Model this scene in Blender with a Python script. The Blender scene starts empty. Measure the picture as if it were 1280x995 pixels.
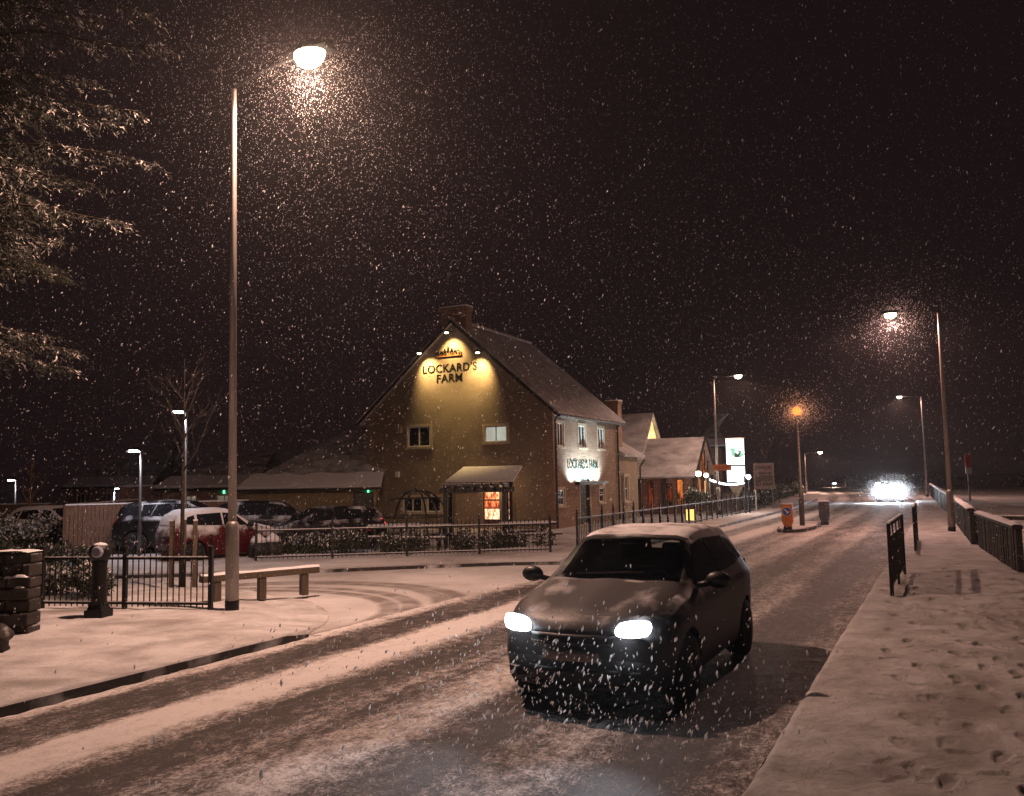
import bpy, bmesh, math, random
import numpy as np
from mathutils import Vector, Matrix, noise as mnoise
random.seed(7); rng = np.random.default_rng(11)
R = math.radians
scn = bpy.context.scene
COL = scn.collection
# ------------------------------------------------------------------ camera
CAMZ = 2.1; F = 1100.0
cam = bpy.data.cameras.new('camera'); camo = bpy.data.objects.new('camera', cam); COL.objects.link(camo)
CR = Matrix.Rotation(R(90+5.32), 3, 'X') @ Matrix.Rotation(R(-1.0), 3, 'Z')
camo.matrix_world = Matrix.Translation((0, 0, CAMZ)) @ CR.to_4x4()
cam.sensor_width = 36; cam.lens = 36*F/1280; cam.clip_end = 2000; cam.clip_start = .05
scn.camera = camo
def ray(px, py): return (CR @ Vector(((px-640)/F, (497.5-py)/F, -1.0)))
def G(px, py, z=0.0):                      # where the line of sight meets a level surface
    d = ray(px, py); t = (z-CAMZ)/d.z
    return Vector((d.x*t, d.y*t, z))
def at(px, py, Y):                         # point at a given distance ahead
    d = ray(px, py); t = Y/d.y
    return Vector((d.x*t, Y, CAMZ+d.z*t))
# road frame: n to the right across the road, s along it
ROT = R(-26.0); UN = Vector((math.cos(ROT), math.sin(ROT), 0)); US = Vector((-math.sin(ROT), math.cos(ROT), 0))
def bend(s): return -0.0012*max(0, s-45)**2
def W(n, s, z=0.0): return UN*(n+bend(s)) + US*s + Vector((0, 0, z))
def NS(p): return p.dot(UN), p.dot(US)
# ------------------------------------------------------------------ objects
def tag(o, label=None, cat=None, group=None, kind=None):
    if label: o['label'] = label
    if cat: o['category'] = cat
    if group: o['group'] = group
    if kind: o['kind'] = kind
    return o
def thing(name, label, cat, loc=(0, 0, 0), rz=0.0, group=None):
    o = bpy.data.objects.new(name, None); COL.objects.link(o); o.empty_display_size = .2
    o.location = loc; o.rotation_euler = (0, 0, rz)
    return tag(o, label, cat, group)
def copy_tree(o, parent=None):
    c = o.copy(); COL.objects.link(c)
    if parent: c.parent = parent
    for ch in list(o.children): copy_tree(ch, c)
    return c
def link(name, me, m, parent=None, smooth=False):
    for mm in (m if isinstance(m, (list, tuple)) else [m]):
        if mm: me.materials.append(mm)
    if smooth: me.polygons.foreach_set('use_smooth', [True]*len(me.polygons))
    o = bpy.data.objects.new(name, me); COL.objects.link(o)
    if parent: o.parent = parent
    return o
class MB:
    def __init__(s): s.v = []; s.f = []; s.m = []
    def add(s, vs, fs, mi=0):
        b = len(s.v); s.v += [tuple(v) for v in vs]
        s.f += [tuple(b+i for i in f) for f in fs]; s.m += [mi]*len(fs); return s
    def box(s, c, d, rz=0.0, mi=0, top=None):
        x, y, z = d[0]/2, d[1]/2, d[2]/2; t = top or 1.0
        M = Matrix.Rotation(rz, 3, 'Z'); c = Vector(c)
        vs = [c+M@Vector(p) for p in ((-x,-y,-z),(x,-y,-z),(x,y,-z),(-x,y,-z),(-x*t,-y*t,z),(x*t,-y*t,z),(x*t,y*t,z),(-x*t,y*t,z))]
        return s.add(vs, [(0,3,2,1),(4,5,6,7),(0,1,5,4),(1,2,6,5),(2,3,7,6),(3,0,4,7)], mi)
    def bb(s, x0, x1, y0, y1, z0, z1, mi=0):
        return s.box(((x0+x1)/2, (y0+y1)/2, (z0+z1)/2), (x1-x0, y1-y0, z1-z0), 0, mi)
    def tube(s, pts, rad, n=8, mi=0, cap=True):
        pts = [Vector(p) for p in pts]; k = len(pts)
        if not isinstance(rad, (list, tuple)): rad = [rad]*k
        vs = []; ref = None
        for i, p in enumerate(pts):
            t = (pts[min(i+1, k-1)]-pts[max(i-1, 0)]).normalized()
            if ref is None: ref = t.orthogonal().normalized()
            a = (ref - t*ref.dot(t)); a = a.normalized() if a.length > 1e-6 else t.orthogonal().normalized()
            ref = a; b = t.cross(a)
            vs += [p+(a*math.cos(6.28318*j/n)+b*math.sin(6.28318*j/n))*rad[i] for j in range(n)]
        fs = [(i*n+j, i*n+(j+1)%n, (i+1)*n+(j+1)%n, (i+1)*n+j) for i in range(k-1) for j in range(n)]
        if cap: fs += [tuple(range(n-1, -1, -1)), tuple((k-1)*n+j for j in range(n))]
        return s.add(vs, fs, mi)
    def lathe(s, prof, c=(0,0,0), n=20, axis='Z', mi=0):
        vs = []
        for r, h in prof:
            for j in range(n):
                a = 6.28318*j/n; p = (r*math.cos(a), r*math.sin(a), h)
                if axis == 'X': p = (h, r*math.cos(a), r*math.sin(a))
                if axis == 'Y': p = (r*math.cos(a), h, r*math.sin(a))
                vs.append(Vector(p)+Vector(c))
        k = len(prof)
        fs = [(i*n+j, i*n+(j+1)%n, (i+1)*n+(j+1)%n, (i+1)*n+j) for i in range(k-1) for j in range(n)]
        fs += [tuple(range(n-1,-1,-1)), tuple((k-1)*n+j for j in range(n))]
        return s.add(vs, fs, mi)
    def prism(s, poly, z0, z1, mi=0):
        n = len(poly)
        vs = [(p[0], p[1], z0) for p in poly]+[(p[0], p[1], z1) for p in poly]
        return s.add(vs, [tuple(range(n-1,-1,-1)), tuple(range(n, 2*n))]+[(i, (i+1)%n, n+(i+1)%n, n+i) for i in range(n)], mi)
    def grid(s, fn, nu, nv, mi=0):
        vs = [fn(i/nu, j/nv) for j in range(nv+1) for i in range(nu+1)]
        fs = [(j*(nu+1)+i, j*(nu+1)+i+1, (j+1)*(nu+1)+i+1, (j+1)*(nu+1)+i) for j in range(nv) for i in range(nu)]
        return s.add(vs, fs, mi)
    def mesh(s, name):
        me = bpy.data.meshes.new(name); me.from_pydata(s.v, [], s.f); me.update(); return me
    def build(s, name, m, parent=None, smooth=False, bevel=0.0):
        me = s.mesh(name); o = link(name, me, m, parent, smooth)
        if any(s.m): me.polygons.foreach_set('material_index', s.m)
        if bevel:
            b = o.modifiers.new('bevel', 'BEVEL'); b.width = bevel; b.segments = 2; b.limit_method = 'ANGLE'
        return o
def text(name, s, size, ext, m, parent, loc, rot, sx=1.0):
    cu = bpy.data.curves.new(name, 'FONT'); cu.body = s; cu.size = size; cu.extrude = ext
    cu.align_x = 'CENTER'; cu.align_y = 'BOTTOM'; cu.space_character = 1.08; cu.offset = size*.018
    t = bpy.data.objects.new('t', cu); COL.objects.link(t)
    dg = bpy.context.evaluated_depsgraph_get()
    me = bpy.data.meshes.new_from_object(t.evaluated_get(dg)); bpy.data.objects.remove(t)
    me.materials.clear()
    o = link(name, me, m, parent); o.location = loc; o.rotation_euler = rot; o.scale = (sx, 1, 1); return o
def tri_fill(poly):                        # fill a flat polygon of Vectors, returns faces
    from mathutils.geometry import tessellate_polygon
    return [tuple(t) for t in tessellate_polygon([[Vector(p) for p in poly]])]
# ------------------------------------------------------------------ materials
MATS = {}
def node_mat(name):
    m = bpy.data.materials.new(name); m.use_nodes = True; nt = m.node_tree
    return m, nt, nt.nodes, nt.links, nt.nodes['Principled BSDF']
def mat(name, col, rough=.6, var=.25, scale=6.0, metal=0.0, bump=.0, col2=None, stretch=(1,1,1), spec=.5, snow=0.0, snow_scale=3.0, snow_up=False, snow_z=None):
    if name in MATS: return MATS[name]
    m, nt, N, L, P = node_mat(name)
    tc = N.new('ShaderNodeTexCoord'); mp = N.new('ShaderNodeMapping'); mp.inputs['Scale'].default_value = stretch
    L.new(tc.outputs['Object'], mp.inputs['Vector'])
    nz = N.new('ShaderNodeTexNoise'); nz.inputs['Scale'].default_value = scale; nz.inputs['Detail'].default_value = 5
    L.new(mp.outputs[0], nz.inputs['Vector'])
    rp = N.new('ShaderNodeValToRGB'); rp.color_ramp.elements[0].position = .3; rp.color_ramp.elements[1].position = .7
    c2 = col2 or tuple(min(1, c*(1+var)) for c in col); c1 = tuple(c*(1-var) for c in col) if not col2 else col
    rp.color_ramp.elements[0].color = (*c1, 1); rp.color_ramp.elements[1].color = (*c2, 1)
    L.new(nz.outputs[0], rp.inputs[0]); out = rp.outputs[0]
    if snow:
        n2 = N.new('ShaderNodeTexNoise'); n2.inputs['Scale'].default_value = snow_scale; n2.inputs['Detail'].default_value = 6
        L.new(mp.outputs[0], n2.inputs['Vector'])
        r2 = N.new('ShaderNodeValToRGB'); sw_ = .34 if 'slate' in name else .14; r2.color_ramp.elements[0].position = max(0, 1-snow-sw_); r2.color_ramp.elements[1].position = min(1, 1-snow+sw_)
        src = n2.outputs[0]
        if snow_z:
            sz = N.new('ShaderNodeSeparateXYZ'); L.new(tc.outputs['Object'], sz.inputs[0]); ma = N.new('ShaderNodeMath'); ma.operation = 'MULTIPLY_ADD'; ma.inputs[1].default_value = snow_z[1]; ma.inputs[2].default_value = -snow_z[0]*snow_z[1]; L.new(sz.outputs[2], ma.inputs[0])
            ad = N.new('ShaderNodeMath'); ad.operation = 'ADD'; L.new(src, ad.inputs[0]); L.new(ma.outputs[0], ad.inputs[1]); src = ad.outputs[0]
        L.new(src, r2.inputs[0]); f = r2.outputs[0]
        if snow_up:
            g = N.new('ShaderNodeNewGeometry'); sp = N.new('ShaderNodeSeparateXYZ'); L.new(g.outputs['Normal'], sp.inputs[0])
            mr = N.new('ShaderNodeMapRange'); mr.inputs[1].default_value = .15; mr.inputs[2].default_value = .6; L.new(sp.outputs[2], mr.inputs[0])
            mu = N.new('ShaderNodeMath'); mu.operation = 'MULTIPLY'; L.new(f, mu.inputs[0]); L.new(mr.outputs[0], mu.inputs[1]); f = mu.outputs[0]
        mx = N.new('ShaderNodeMix'); mx.data_type = 'RGBA'; L.new(f, mx.inputs[0]); L.new(out, mx.inputs[6]); mx.inputs[7].default_value = (.74, .74, .76, 1)
        out = mx.outputs[2]
        rr = N.new('ShaderNodeMapRange'); rr.inputs[3].default_value = rough; rr.inputs[4].default_value = .8; L.new(f, rr.inputs[0]); L.new(rr.outputs[0], P.inputs['Roughness'])
    else: P.inputs['Roughness'].default_value = rough
    L.new(out, P.inputs['Base Color']); P.inputs['Metallic'].default_value = metal
    P.inputs['Specular IOR Level'].default_value = spec
    if bump:
        b = N.new('ShaderNodeBump'); b.inputs['Strength'].default_value = 1; b.inputs['Distance'].default_value = bump
        L.new(nz.outputs[0], b.inputs['Height']); L.new(b.outputs[0], P.inputs['Normal'])
    MATS[name] = m; return m
def emit(name, col, s):
    if name in MATS: return MATS[name]
    m, nt, N, L, P = node_mat(name)
    e = N.new('ShaderNodeEmission'); e.inputs[0].default_value = (*col, 1); e.inputs[1].default_value = s
    L.new(e.outputs[0], N['Material Output'].inputs[0]); m.cycles.emission_sampling = 'AUTO' if s > 3 else 'NONE'
    MATS[name] = m; return m
def brick(name, c1, c2, mortar, bw=.45, bh=.15, rough=.85, dist=.006):
    m, nt, N, L, P = node_mat(name)
    tc = N.new('ShaderNodeTexCoord'); sp = N.new('ShaderNodeSeparateXYZ'); L.new(tc.outputs['Object'], sp.inputs[0])
    ad = N.new('ShaderNodeMath'); ad.operation = 'ADD'; L.new(sp.outputs[0], ad.inputs[0]); L.new(sp.outputs[1], ad.inputs[1])
    cb = N.new('ShaderNodeCombineXYZ'); L.new(ad.outputs[0], cb.inputs[0]); L.new(sp.outputs[2], cb.inputs[1])
    b = N.new('ShaderNodeTexBrick'); b.inputs['Color1'].default_value = (*c1,1); b.inputs['Color2'].default_value = (*c2,1); b.inputs['Mortar'].default_value = (*mortar,1)
    b.inputs['Scale'].default_value = 1; b.inputs['Brick Width'].default_value = bw; b.inputs['Row Height'].default_value = bh; b.inputs['Mortar Size'].default_value = .01
    L.new(cb.outputs[0], b.inputs['Vector'])
    nz = N.new('ShaderNodeTexNoise'); nz.inputs['Scale'].default_value = 2.2; nz.inputs['Detail'].default_value = 7; L.new(tc.outputs['Object'], nz.inputs['Vector'])
    mr = N.new('ShaderNodeMapRange'); mr.inputs[3].default_value = .6; mr.inputs[4].default_value = 1.3; L.new(nz.outputs[0], mr.inputs[0])
    mx = N.new('ShaderNodeMix'); mx.data_type = 'RGBA'; mx.blend_type = 'MULTIPLY'; mx.inputs[0].default_value = 1
    L.new(b.outputs[0], mx.inputs[6]); L.new(mr.outputs[0], mx.inputs[7]); L.new(mx.outputs[2], P.inputs['Base Color'])
    P.inputs['Roughness'].default_value = rough
    bu = N.new('ShaderNodeBump'); bu.inputs['Distance'].default_value = dist; bu.invert = True; L.new(b.outputs['Fac'], bu.inputs['Height']); L.new(bu.outputs[0], P.inputs['Normal'])
    MATS[name] = m; return m
def snow_mat(name, big=.5, bumpd=.03, attr=None, dirt=.0, k=1.0, sc2=9):
    m, nt, N, L, P = node_mat(name)
    tc = N.new('ShaderNodeNewGeometry')
    nz = N.new('ShaderNodeTexNoise'); nz.inputs['Scale'].default_value = big; nz.inputs['Detail'].default_value = 8; nz.inputs['Roughness'].default_value = .62; L.new(tc.outputs['Position'], nz.inputs['Vector'])
    n2 = N.new('ShaderNodeTexNoise'); n2.inputs['Scale'].default_value = sc2; n2.inputs['Detail'].default_value = 8; n2.inputs['Roughness'].default_value = .78; L.new(tc.outputs['Position'], n2.inputs['Vector'])
    rp = N.new('ShaderNodeValToRGB'); rp.color_ramp.elements[0].position = .3; rp.color_ramp.elements[1].position = .62
    rp.color_ramp.elements[0].color = (k*(.50-.2*dirt), k*(.48-.2*dirt), k*(.47-.2*dirt), 1); rp.color_ramp.elements[1].color = (.80*k, .79*k, .79*k, 1)
    L.new(nz.outputs[0], rp.inputs[0]); out = rp.outputs[0]
    if attr:
        at_ = N.new('ShaderNodeAttribute'); at_.attribute_name = attr
        mx = N.new('ShaderNodeMix'); mx.data_type = 'RGBA'; L.new(at_.outputs['Fac'], mx.inputs[0]); L.new(out, mx.inputs[6]); mx.inputs[7].default_value = (.10, .065, .05, 1); out = mx.outputs[2]
    L.new(out, P.inputs['Base Color']); P.inputs['Roughness'].default_value = .72; P.inputs['Specular IOR Level'].default_value = .3
    ad = N.new('ShaderNodeMath'); ad.operation = 'MULTIPLY_ADD'; ad.inputs[1].default_value = .8; L.new(n2.outputs[0], ad.inputs[0]); L.new(nz.outputs[0], ad.inputs[2])
    b = N.new('ShaderNodeBump'); b.inputs['Distance'].default_value = bumpd; L.new(ad.outputs[0], b.inputs['Height']); L.new(b.outputs[0], P.inputs['Normal'])
    MATS[name] = m; return m
SNOW = snow_mat('snow_ground', .35, .05, None, .4)
SNOWP = snow_mat('snow_pavement', 1.6, .05, 'wear', .35, 1.0, 12)
SNOWR = snow_mat('trodden_snow', 1.9, .055, 'wear', .5, .78, 14)
SIDEW = brick('buff_stone_courses', (.27,.18,.125), (.21,.14,.095), (.28,.22,.165), .45, .15, .88, .006)
SNOWC = mat('snow_cap', (.76,.76,.78), .75, .06, 9, bump=.01)
BLACK = mat('black_painted_iron', (.006,.006,.007), .5, .3, 12, 0, .002, spec=.3)
IRON = mat('black_iron_dusted', (.014,.013,.015), .5, .3, 14, 0, .002, snow=.24, snow_scale=14)
GALV = mat('galvanised_steel', (.26,.24,.22), .48, .22, 7, .55, .001, stretch=(1,1,.15))
DGREY = mat('dark_grey_column', (.09,.085,.08), .5, .25, 7, .4, stretch=(1,1,.2))
TIMB = mat('weathered_timber', (.10,.075,.05), .8, .35, 9, 0, .004, stretch=(6,6,.5))
DTIMB = mat('dark_stained_timber', (.022,.019,.018), .6, .35, 10, 0, .003, stretch=(5,5,.6))
GLASSD = mat('dark_window_glass', (.015,.016,.02), .06, .1, 2, 0, spec=.8)
STONEF = mat('sandstone_trim', (.42,.36,.26), .8, .18, 7, 0, .004)
PVC = mat('white_painted_timber', (.7,.7,.68), .45, .06, 8)
RENDER = mat('painted_brick_render', (.235,.185,.135), .88, .16, 1.3, 0, .004)
BRICK = brick('warm_brick', (.30,.165,.10), (.23,.12,.075), (.33,.28,.23), .225, .075)
BRICKR = brick('red_brick', (.28,.10,.06), (.20,.075,.05), (.30,.25,.22), .225, .075)
STONE = brick('rubble_stone', (.085,.075,.065), (.05,.045,.04), (.03,.028,.026), .42, .16, .9, .03)
SLATE = mat('slate_roof_with_snow', (.17,.155,.175), .75, .25, 5, 0, .003, stretch=(1,2,2), snow=.60, snow_scale=1.3)
SLATES = mat('slate_roof_thick_snow', (.16,.145,.145), .75, .2, 5, 0, .003, stretch=(1,2,2), snow=.52, snow_scale=1.1)
KERB = mat('wet_granite_kerb', (.028,.024,.024), .55, .4, 12, 0, .004, snow=.33, snow_scale=2.3)
PLAST = mat('black_plastic', (.014,.014,.015), .45, .2, 20)
RUBBER = mat('tyre_rubber', (.013,.012,.012), .85, .3, 25, 0, .003)
ALLOY = mat('alloy_wheel', (.07,.07,.075), .45, .2, 9, .6)
LEAF = mat('dark_evergreen_leaf', (.05,.06,.032), .6, .35, 4)
BARK = mat('bark', (.075,.055,.04), .9, .35, 14, 0, .006, stretch=(4,4,.7))
LENSW = emit('lamp_lens_warm', (1,.80,.58), 22); LENSC = emit('lamp_lens_cool', (.95,.95,1), 14); LENSO = emit('lamp_lens_orange', (1,.14,.010), 4.2)
HEADL = emit('headlight_lens', (.86,.93,1), 16)
LIGHTS = []
def lamp(kind, loc, col, watts, parent=None, rad=.1, rot=None, angle=150, blend=.6, name='lamp_light'):
    l = bpy.data.lights.new(name, kind); l.color = col; l.energy = watts; l.shadow_soft_size = rad
    if kind == 'SPOT': l.spot_size = R(angle); l.spot_blend = blend
    o = bpy.data.objects.new(name, l); COL.objects.link(o); o.location = loc
    if rot is not None: o.rotation_euler = rot
    if parent: o.parent = parent
    return o
def aim(o, d):                              # point a lamp's -Z along d (local to its parent)
    o.rotation_euler = Vector(d).to_track_quat('-Z', 'Y').to_euler()
    return o
SNOWFALL = True; HAZE = 0.0005; SKYS = 0.0070
# ================================================================== SETTING
def polysheet(name, pts, m, z, skirt=0.0, sub=0.0):
    vs = [Vector((p[0], p[1], z)) for p in pts]; mb = MB(); mb.add(vs, tri_fill(vs))
    if skirt:
        n = len(vs); b = [Vector((v.x, v.y, z-skirt)) for v in vs]
        mb.add(vs+b, [(i, (i+1) % n, n+(i+1) % n, n+i) for i in range(n)])
    o = mb.build(name, m); tag(o, kind='structure'); return o
def ground_fn(u, v):
    x = -500+1000*u; y = -300+1300*v; n, s = NS(Vector((x, y, 0)))
    return (x, y, -.03)
g = MB(); g.grid(ground_fn, 40, 52); tag(g.build('snowy_ground', SNOW), kind='structure')
# bank of the field beyond the right-hand fence
NB = 90
def field_fn(u, v):
    s = 10+150*u; n = 3.2+bend(s)*0+40*v
    z = -.06+1.35*min(1, max(0, (n-7)/16))*(.75+.25*mnoise.noise(Vector((s*.05, n*.08, 0))))+.06*mnoise.noise(Vector((s*.4, n*.4, 3)))
    if v == 0: z = -.3
    p = UN*n+US*s; return (p.x, p.y, z)
g = MB(); g.grid(field_fn, NB, 30); tag(g.build('snowy_field_bank', SNOW, smooth=True), kind='structure')
# ---- road
KR, KL = -1.28, -7.9
def kl(s): return KL if s < 14 else KL-.55*min(1, (s-14)/14)
def road_mat():
    m, nt, N, L, P = node_mat('slushy_road')
    uv = N.new('ShaderNodeUVMap'); sp = N.new('ShaderNodeSeparateXYZ'); L.new(uv.outputs[0], sp.inputs[0])
    def noise(sx, sy, detail=6, rough=.6, sc=1.0):
        mp = N.new('ShaderNodeMapping'); mp.inputs['Scale'].default_value = (sx, sy, 1); L.new(uv.outputs[0], mp.inputs[0])
        t = N.new('ShaderNodeTexNoise'); t.inputs['Scale'].default_value = sc; t.inputs['Detail'].default_value = detail; t.inputs['Roughness'].default_value = rough; L.new(mp.outputs[0], t.inputs[0]); return t.outputs[0]
    def math_(op, a, b=None, c=None):
        n = N.new('ShaderNodeMath'); n.operation = op
        for i, x in enumerate((a, b, c)):
            if x is None: continue
            if isinstance(x, (int, float)): n.inputs[i].default_value = x
            else: L.new(x, n.inputs[i])
        return n.outputs[0]
    wob = math_('MULTIPLY_ADD', noise(.25, .12, 3), .36, -.18)
    wob2 = math_('MULTIPLY_ADD', noise(5, 1.6, 6, .7), .34, -.17)
    n_ = math_('ADD', math_('ADD', sp.outputs[0], wob), wob2)
    fac = math_('DIVIDE', math_('ADD', n_, 9.0), 8.0)            # n -9..-1 -> 0..1
    rp = N.new('ShaderNodeValToRGB'); cr = rp.color_ramp
    # bare-ness of the tarmac across the road (1 = wet dark tarmac)
    stops = [(-8.9,.0),(-8.0,.02),(-7.75,.28),(-7.55,.80),(-7.15,.88),(-6.92,.72),(-6.72,.12),(-6.2,.05),(-5.98,.45),(-5.75,.86),(-5.3,.80),(-5.1,.5),(-4.9,.72),(-4.6,.35),(-4.15,.26),(-3.85,.8),(-3.4,.93),(-3.15,.6),(-2.7,.42),(-2.35,.88),(-1.95,.93),(-1.7,.78),(-1.42,.6)]
    while len(cr.elements) < len(stops): cr.elements.new(.5)
    for e, (p, v) in zip(cr.elements, stops): e.position = (p+9)/8; e.color = (v, v, v, 1)
    L.new(fac, rp.inputs[0])
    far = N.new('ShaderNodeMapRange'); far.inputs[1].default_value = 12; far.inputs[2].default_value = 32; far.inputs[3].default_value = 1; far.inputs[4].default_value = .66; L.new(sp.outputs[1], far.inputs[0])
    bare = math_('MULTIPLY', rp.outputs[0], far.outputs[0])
    sp1 = noise(9, 5, 8, .75); sp2 = noise(2.2, .5, 5, .6); sp3 = noise(38, 26, 3, .7)
    k = math_('ADD', math_('MULTIPLY_ADD', sp1, 2.3, -1.15), math_('MULTIPLY_ADD', sp2, 1.0, -.5))
    k = math_('ADD', k, math_('MULTIPLY_ADD', sp3, 1.5, -.75))
    edge = math_('MULTIPLY', bare, math_('SUBTRACT', 1.25, bare)); k = math_('MULTIPLY', k, math_('MULTIPLY_ADD', edge, 2.6, .12))
    fin = N.new('ShaderNodeClamp'); L.new(math_('ADD', bare, k), fin.inputs[0])
    c = N.new('ShaderNodeValToRGB'); ce = c.color_ramp; ce.elements[0].position = .05; ce.elements[0].color = (.70,.68,.67,1); ce.elements[1].position = .95; ce.elements[1].color = (.052,.047,.046,1)
    e = ce.elements.new(.4); e.color = (.36,.33,.315,1); e = ce.elements.new(.68); e.color = (.135,.12,.115,1)
    L.new(fin.outputs[0], c.inputs[0]); L.new(c.outputs[0], P.inputs['Base Color'])
    rr = N.new('ShaderNodeMapRange'); rr.inputs[3].default_value = .75; rr.inputs[4].default_value = .6; L.new(fin.outputs[0], rr.inputs[0]); L.new(rr.outputs[0], P.inputs['Roughness'])
    P.inputs['Specular IOR Level'].default_value = .25
    h = math_('MULTIPLY_ADD', fin.outputs[0], -.8, math_('MULTIPLY_ADD', sp1, .9, math_('MULTIPLY', sp3, .5)))
    b = N.new('ShaderNodeBump'); b.inputs['Distance'].default_value = .028; L.new(h, b.inputs['Height']); L.new(b.outputs[0], P.inputs['Normal'])
    return m
ROADM = road_mat()
def strip(name, m, fn_l, fn_r, z, s0, s1, ds, nu=6, kind='structure', dz=None):
    ss = np.arange(s0, s1+ds/2, ds); vs = []; uv = []; fs = []
    for s in ss:
        a, b = fn_l(s), fn_r(s)
        for i in range(nu+1):
            n = a+(b-a)*i/nu; zz = z+(dz(n, s) if dz else 0); vs.append(W(n, s, zz)); uv.append((n, s))
    for j in range(len(ss)-1):
        for i in range(nu): fs.append((j*(nu+1)+i, j*(nu+1)+i+1, (j+1)*(nu+1)+i+1, (j+1)*(nu+1)+i))
    me = bpy.data.meshes.new(name); me.from_pydata([tuple(v) for v in vs], [], fs)
    ul = me.uv_layers.new(name='UVMap'); li = np.empty(len(me.loops), np.int32); me.loops.foreach_get('vertex_index', li)
    ul.data.foreach_set('uv', np.array(uv, np.float32)[li].ravel())
    o = link(name, me, m, None, True); tag(o, kind=kind); return o
def road_dz(n, s):
    if s > 24: return 0
    k = 0.0
    for c, w in ((-6.45, .35), (-4.4, .3), (-2.9, .3), (-1.45, .22), (-7.85, .2)): k += math.exp(-((n-c)/w)**2)
    v = Vector((n*2.5, s*2.0, 0))
    return .012*k*(1+.9*mnoise.noise(v*2.2))+.010*mnoise.noise(v*3.1)*(.3+k)
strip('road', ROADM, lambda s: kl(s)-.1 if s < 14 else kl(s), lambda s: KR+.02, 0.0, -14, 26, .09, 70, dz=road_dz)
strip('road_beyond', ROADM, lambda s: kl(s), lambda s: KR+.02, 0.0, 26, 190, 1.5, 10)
# ---- side road joining from the left
def side_mat():
    m = SNOW.copy(); m.name = 'side_road_snow'; nt = m.node_tree; N = nt.nodes; L = nt.links; P = N['Principled BSDF']
    src = P.inputs['Base Color'].links[0].from_socket
    g = N.new('ShaderNodeNewGeometry'); acc = None
    nz = N.new('ShaderNodeTexNoise'); nz.inputs['Scale'].default_value = 2.2; nz.inputs['Detail'].default_value = 6; L.new(g.outputs['Position'], nz.inputs[0])
    arcs = []
    for (c, r, w) in SIDE_ARCS:
        vm = N.new('ShaderNodeVectorMath'); vm.operation = 'DISTANCE'; L.new(g.outputs['Position'], vm.inputs[0]); vm.inputs[1].default_value = (c[0], c[1], 0)
        a = N.new('ShaderNodeMath'); a.operation = 'SUBTRACT'; L.new(vm.outputs['Value'], a.inputs[0]); a.inputs[1].default_value = r
        b = N.new('ShaderNodeMath'); b.operation = 'ABSOLUTE'; L.new(a.outputs[0], b.inputs[0])
        mr = N.new('ShaderNodeMapRange'); mr.inputs[1].default_value = w*.55; mr.inputs[2].default_value = w*1.1; mr.inputs[3].default_value = 1; mr.inputs[4].default_value = 0; L.new(b.outputs[0], mr.inputs[0])
        if acc is None: acc = mr.outputs[0]
        else:
            mx = N.new('ShaderNodeMath'); mx.operation = 'MAXIMUM'; L.new(acc, mx.inputs[0]); L.new(mr.outputs[0], mx.inputs[1]); acc = mx.outputs[0]
    mu = N.new('ShaderNodeMath'); mu.operation = 'MULTIPLY'; L.new(acc, mu.inputs[0])
    m2 = N.new('ShaderNodeMapRange'); m2.inputs[1].default_value = .3; m2.inputs[2].default_value = .6; m2.inputs[3].default_value = .35; m2.inputs[4].default_value = .9; L.new(nz.outputs[0], m2.inputs[0]); L.new(m2.outputs[0], mu.inputs[1])
    mx = N.new('ShaderNodeMix'); mx.data_type = 'RGBA'; L.new(mu.outputs[0], mx.inputs[0]); L.new(src, mx.inputs[6]); mx.inputs[7].default_value = (.23,.20,.19,1); L.new(mx.outputs[2], P.inputs['Base Color'])
    return m
c1 = G(455, 768)                      # turning circle of the cars that swung into the side road
SIDE_ARCS = []
def circ3(p, q, r):
    ax, ay, bx, by, cx, cy_ = p.x, p.y, q.x, q.y, r.x, r.y; d = 2*(ax*(by-cy_)+bx*(cy_-ay)+cx*(ay-by))
    ux = ((ax*ax+ay*ay)*(by-cy_)+(bx*bx+by*by)*(cy_-ay)+(cx*cx+cy_*cy_)*(ay-by))/d; uy = ((ax*ax+ay*ay)*(cx-bx)+(bx*bx+by*by)*(ax-cx)+(cx*cx+cy_*cy_)*(bx-ax))/d
    c = Vector((ux, uy, 0)); return c, (Vector((ax, ay, 0))-c).length
for t3 in (((556,766),(574,748),(470,729)), ((530,768),(552,750),(450,731)), ((500,770),(514,757),(430,737)), ((476,772),(488,760),(400,740))):
    c_, r_ = circ3(*[G(*q) for q in t3]); SIDE_ARCS.append((c_, r_, .21))
SIDE = side_mat()
far_k = [G(700, 706), G(630, 707), G(520, 711), G(380, 717), G(200, 722), G(0, 727), G(-200, 733)]
pts = [W(kl(s)+.08, s) for s in np.arange(9.4, 24.6, .8)]+far_k+[G(-200, 760), G(0, 758), G(200, 756), G(300, 754), G(350, 757), G(380, 775)]
polysheet('side_road', pts, SIDE, .006)
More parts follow.
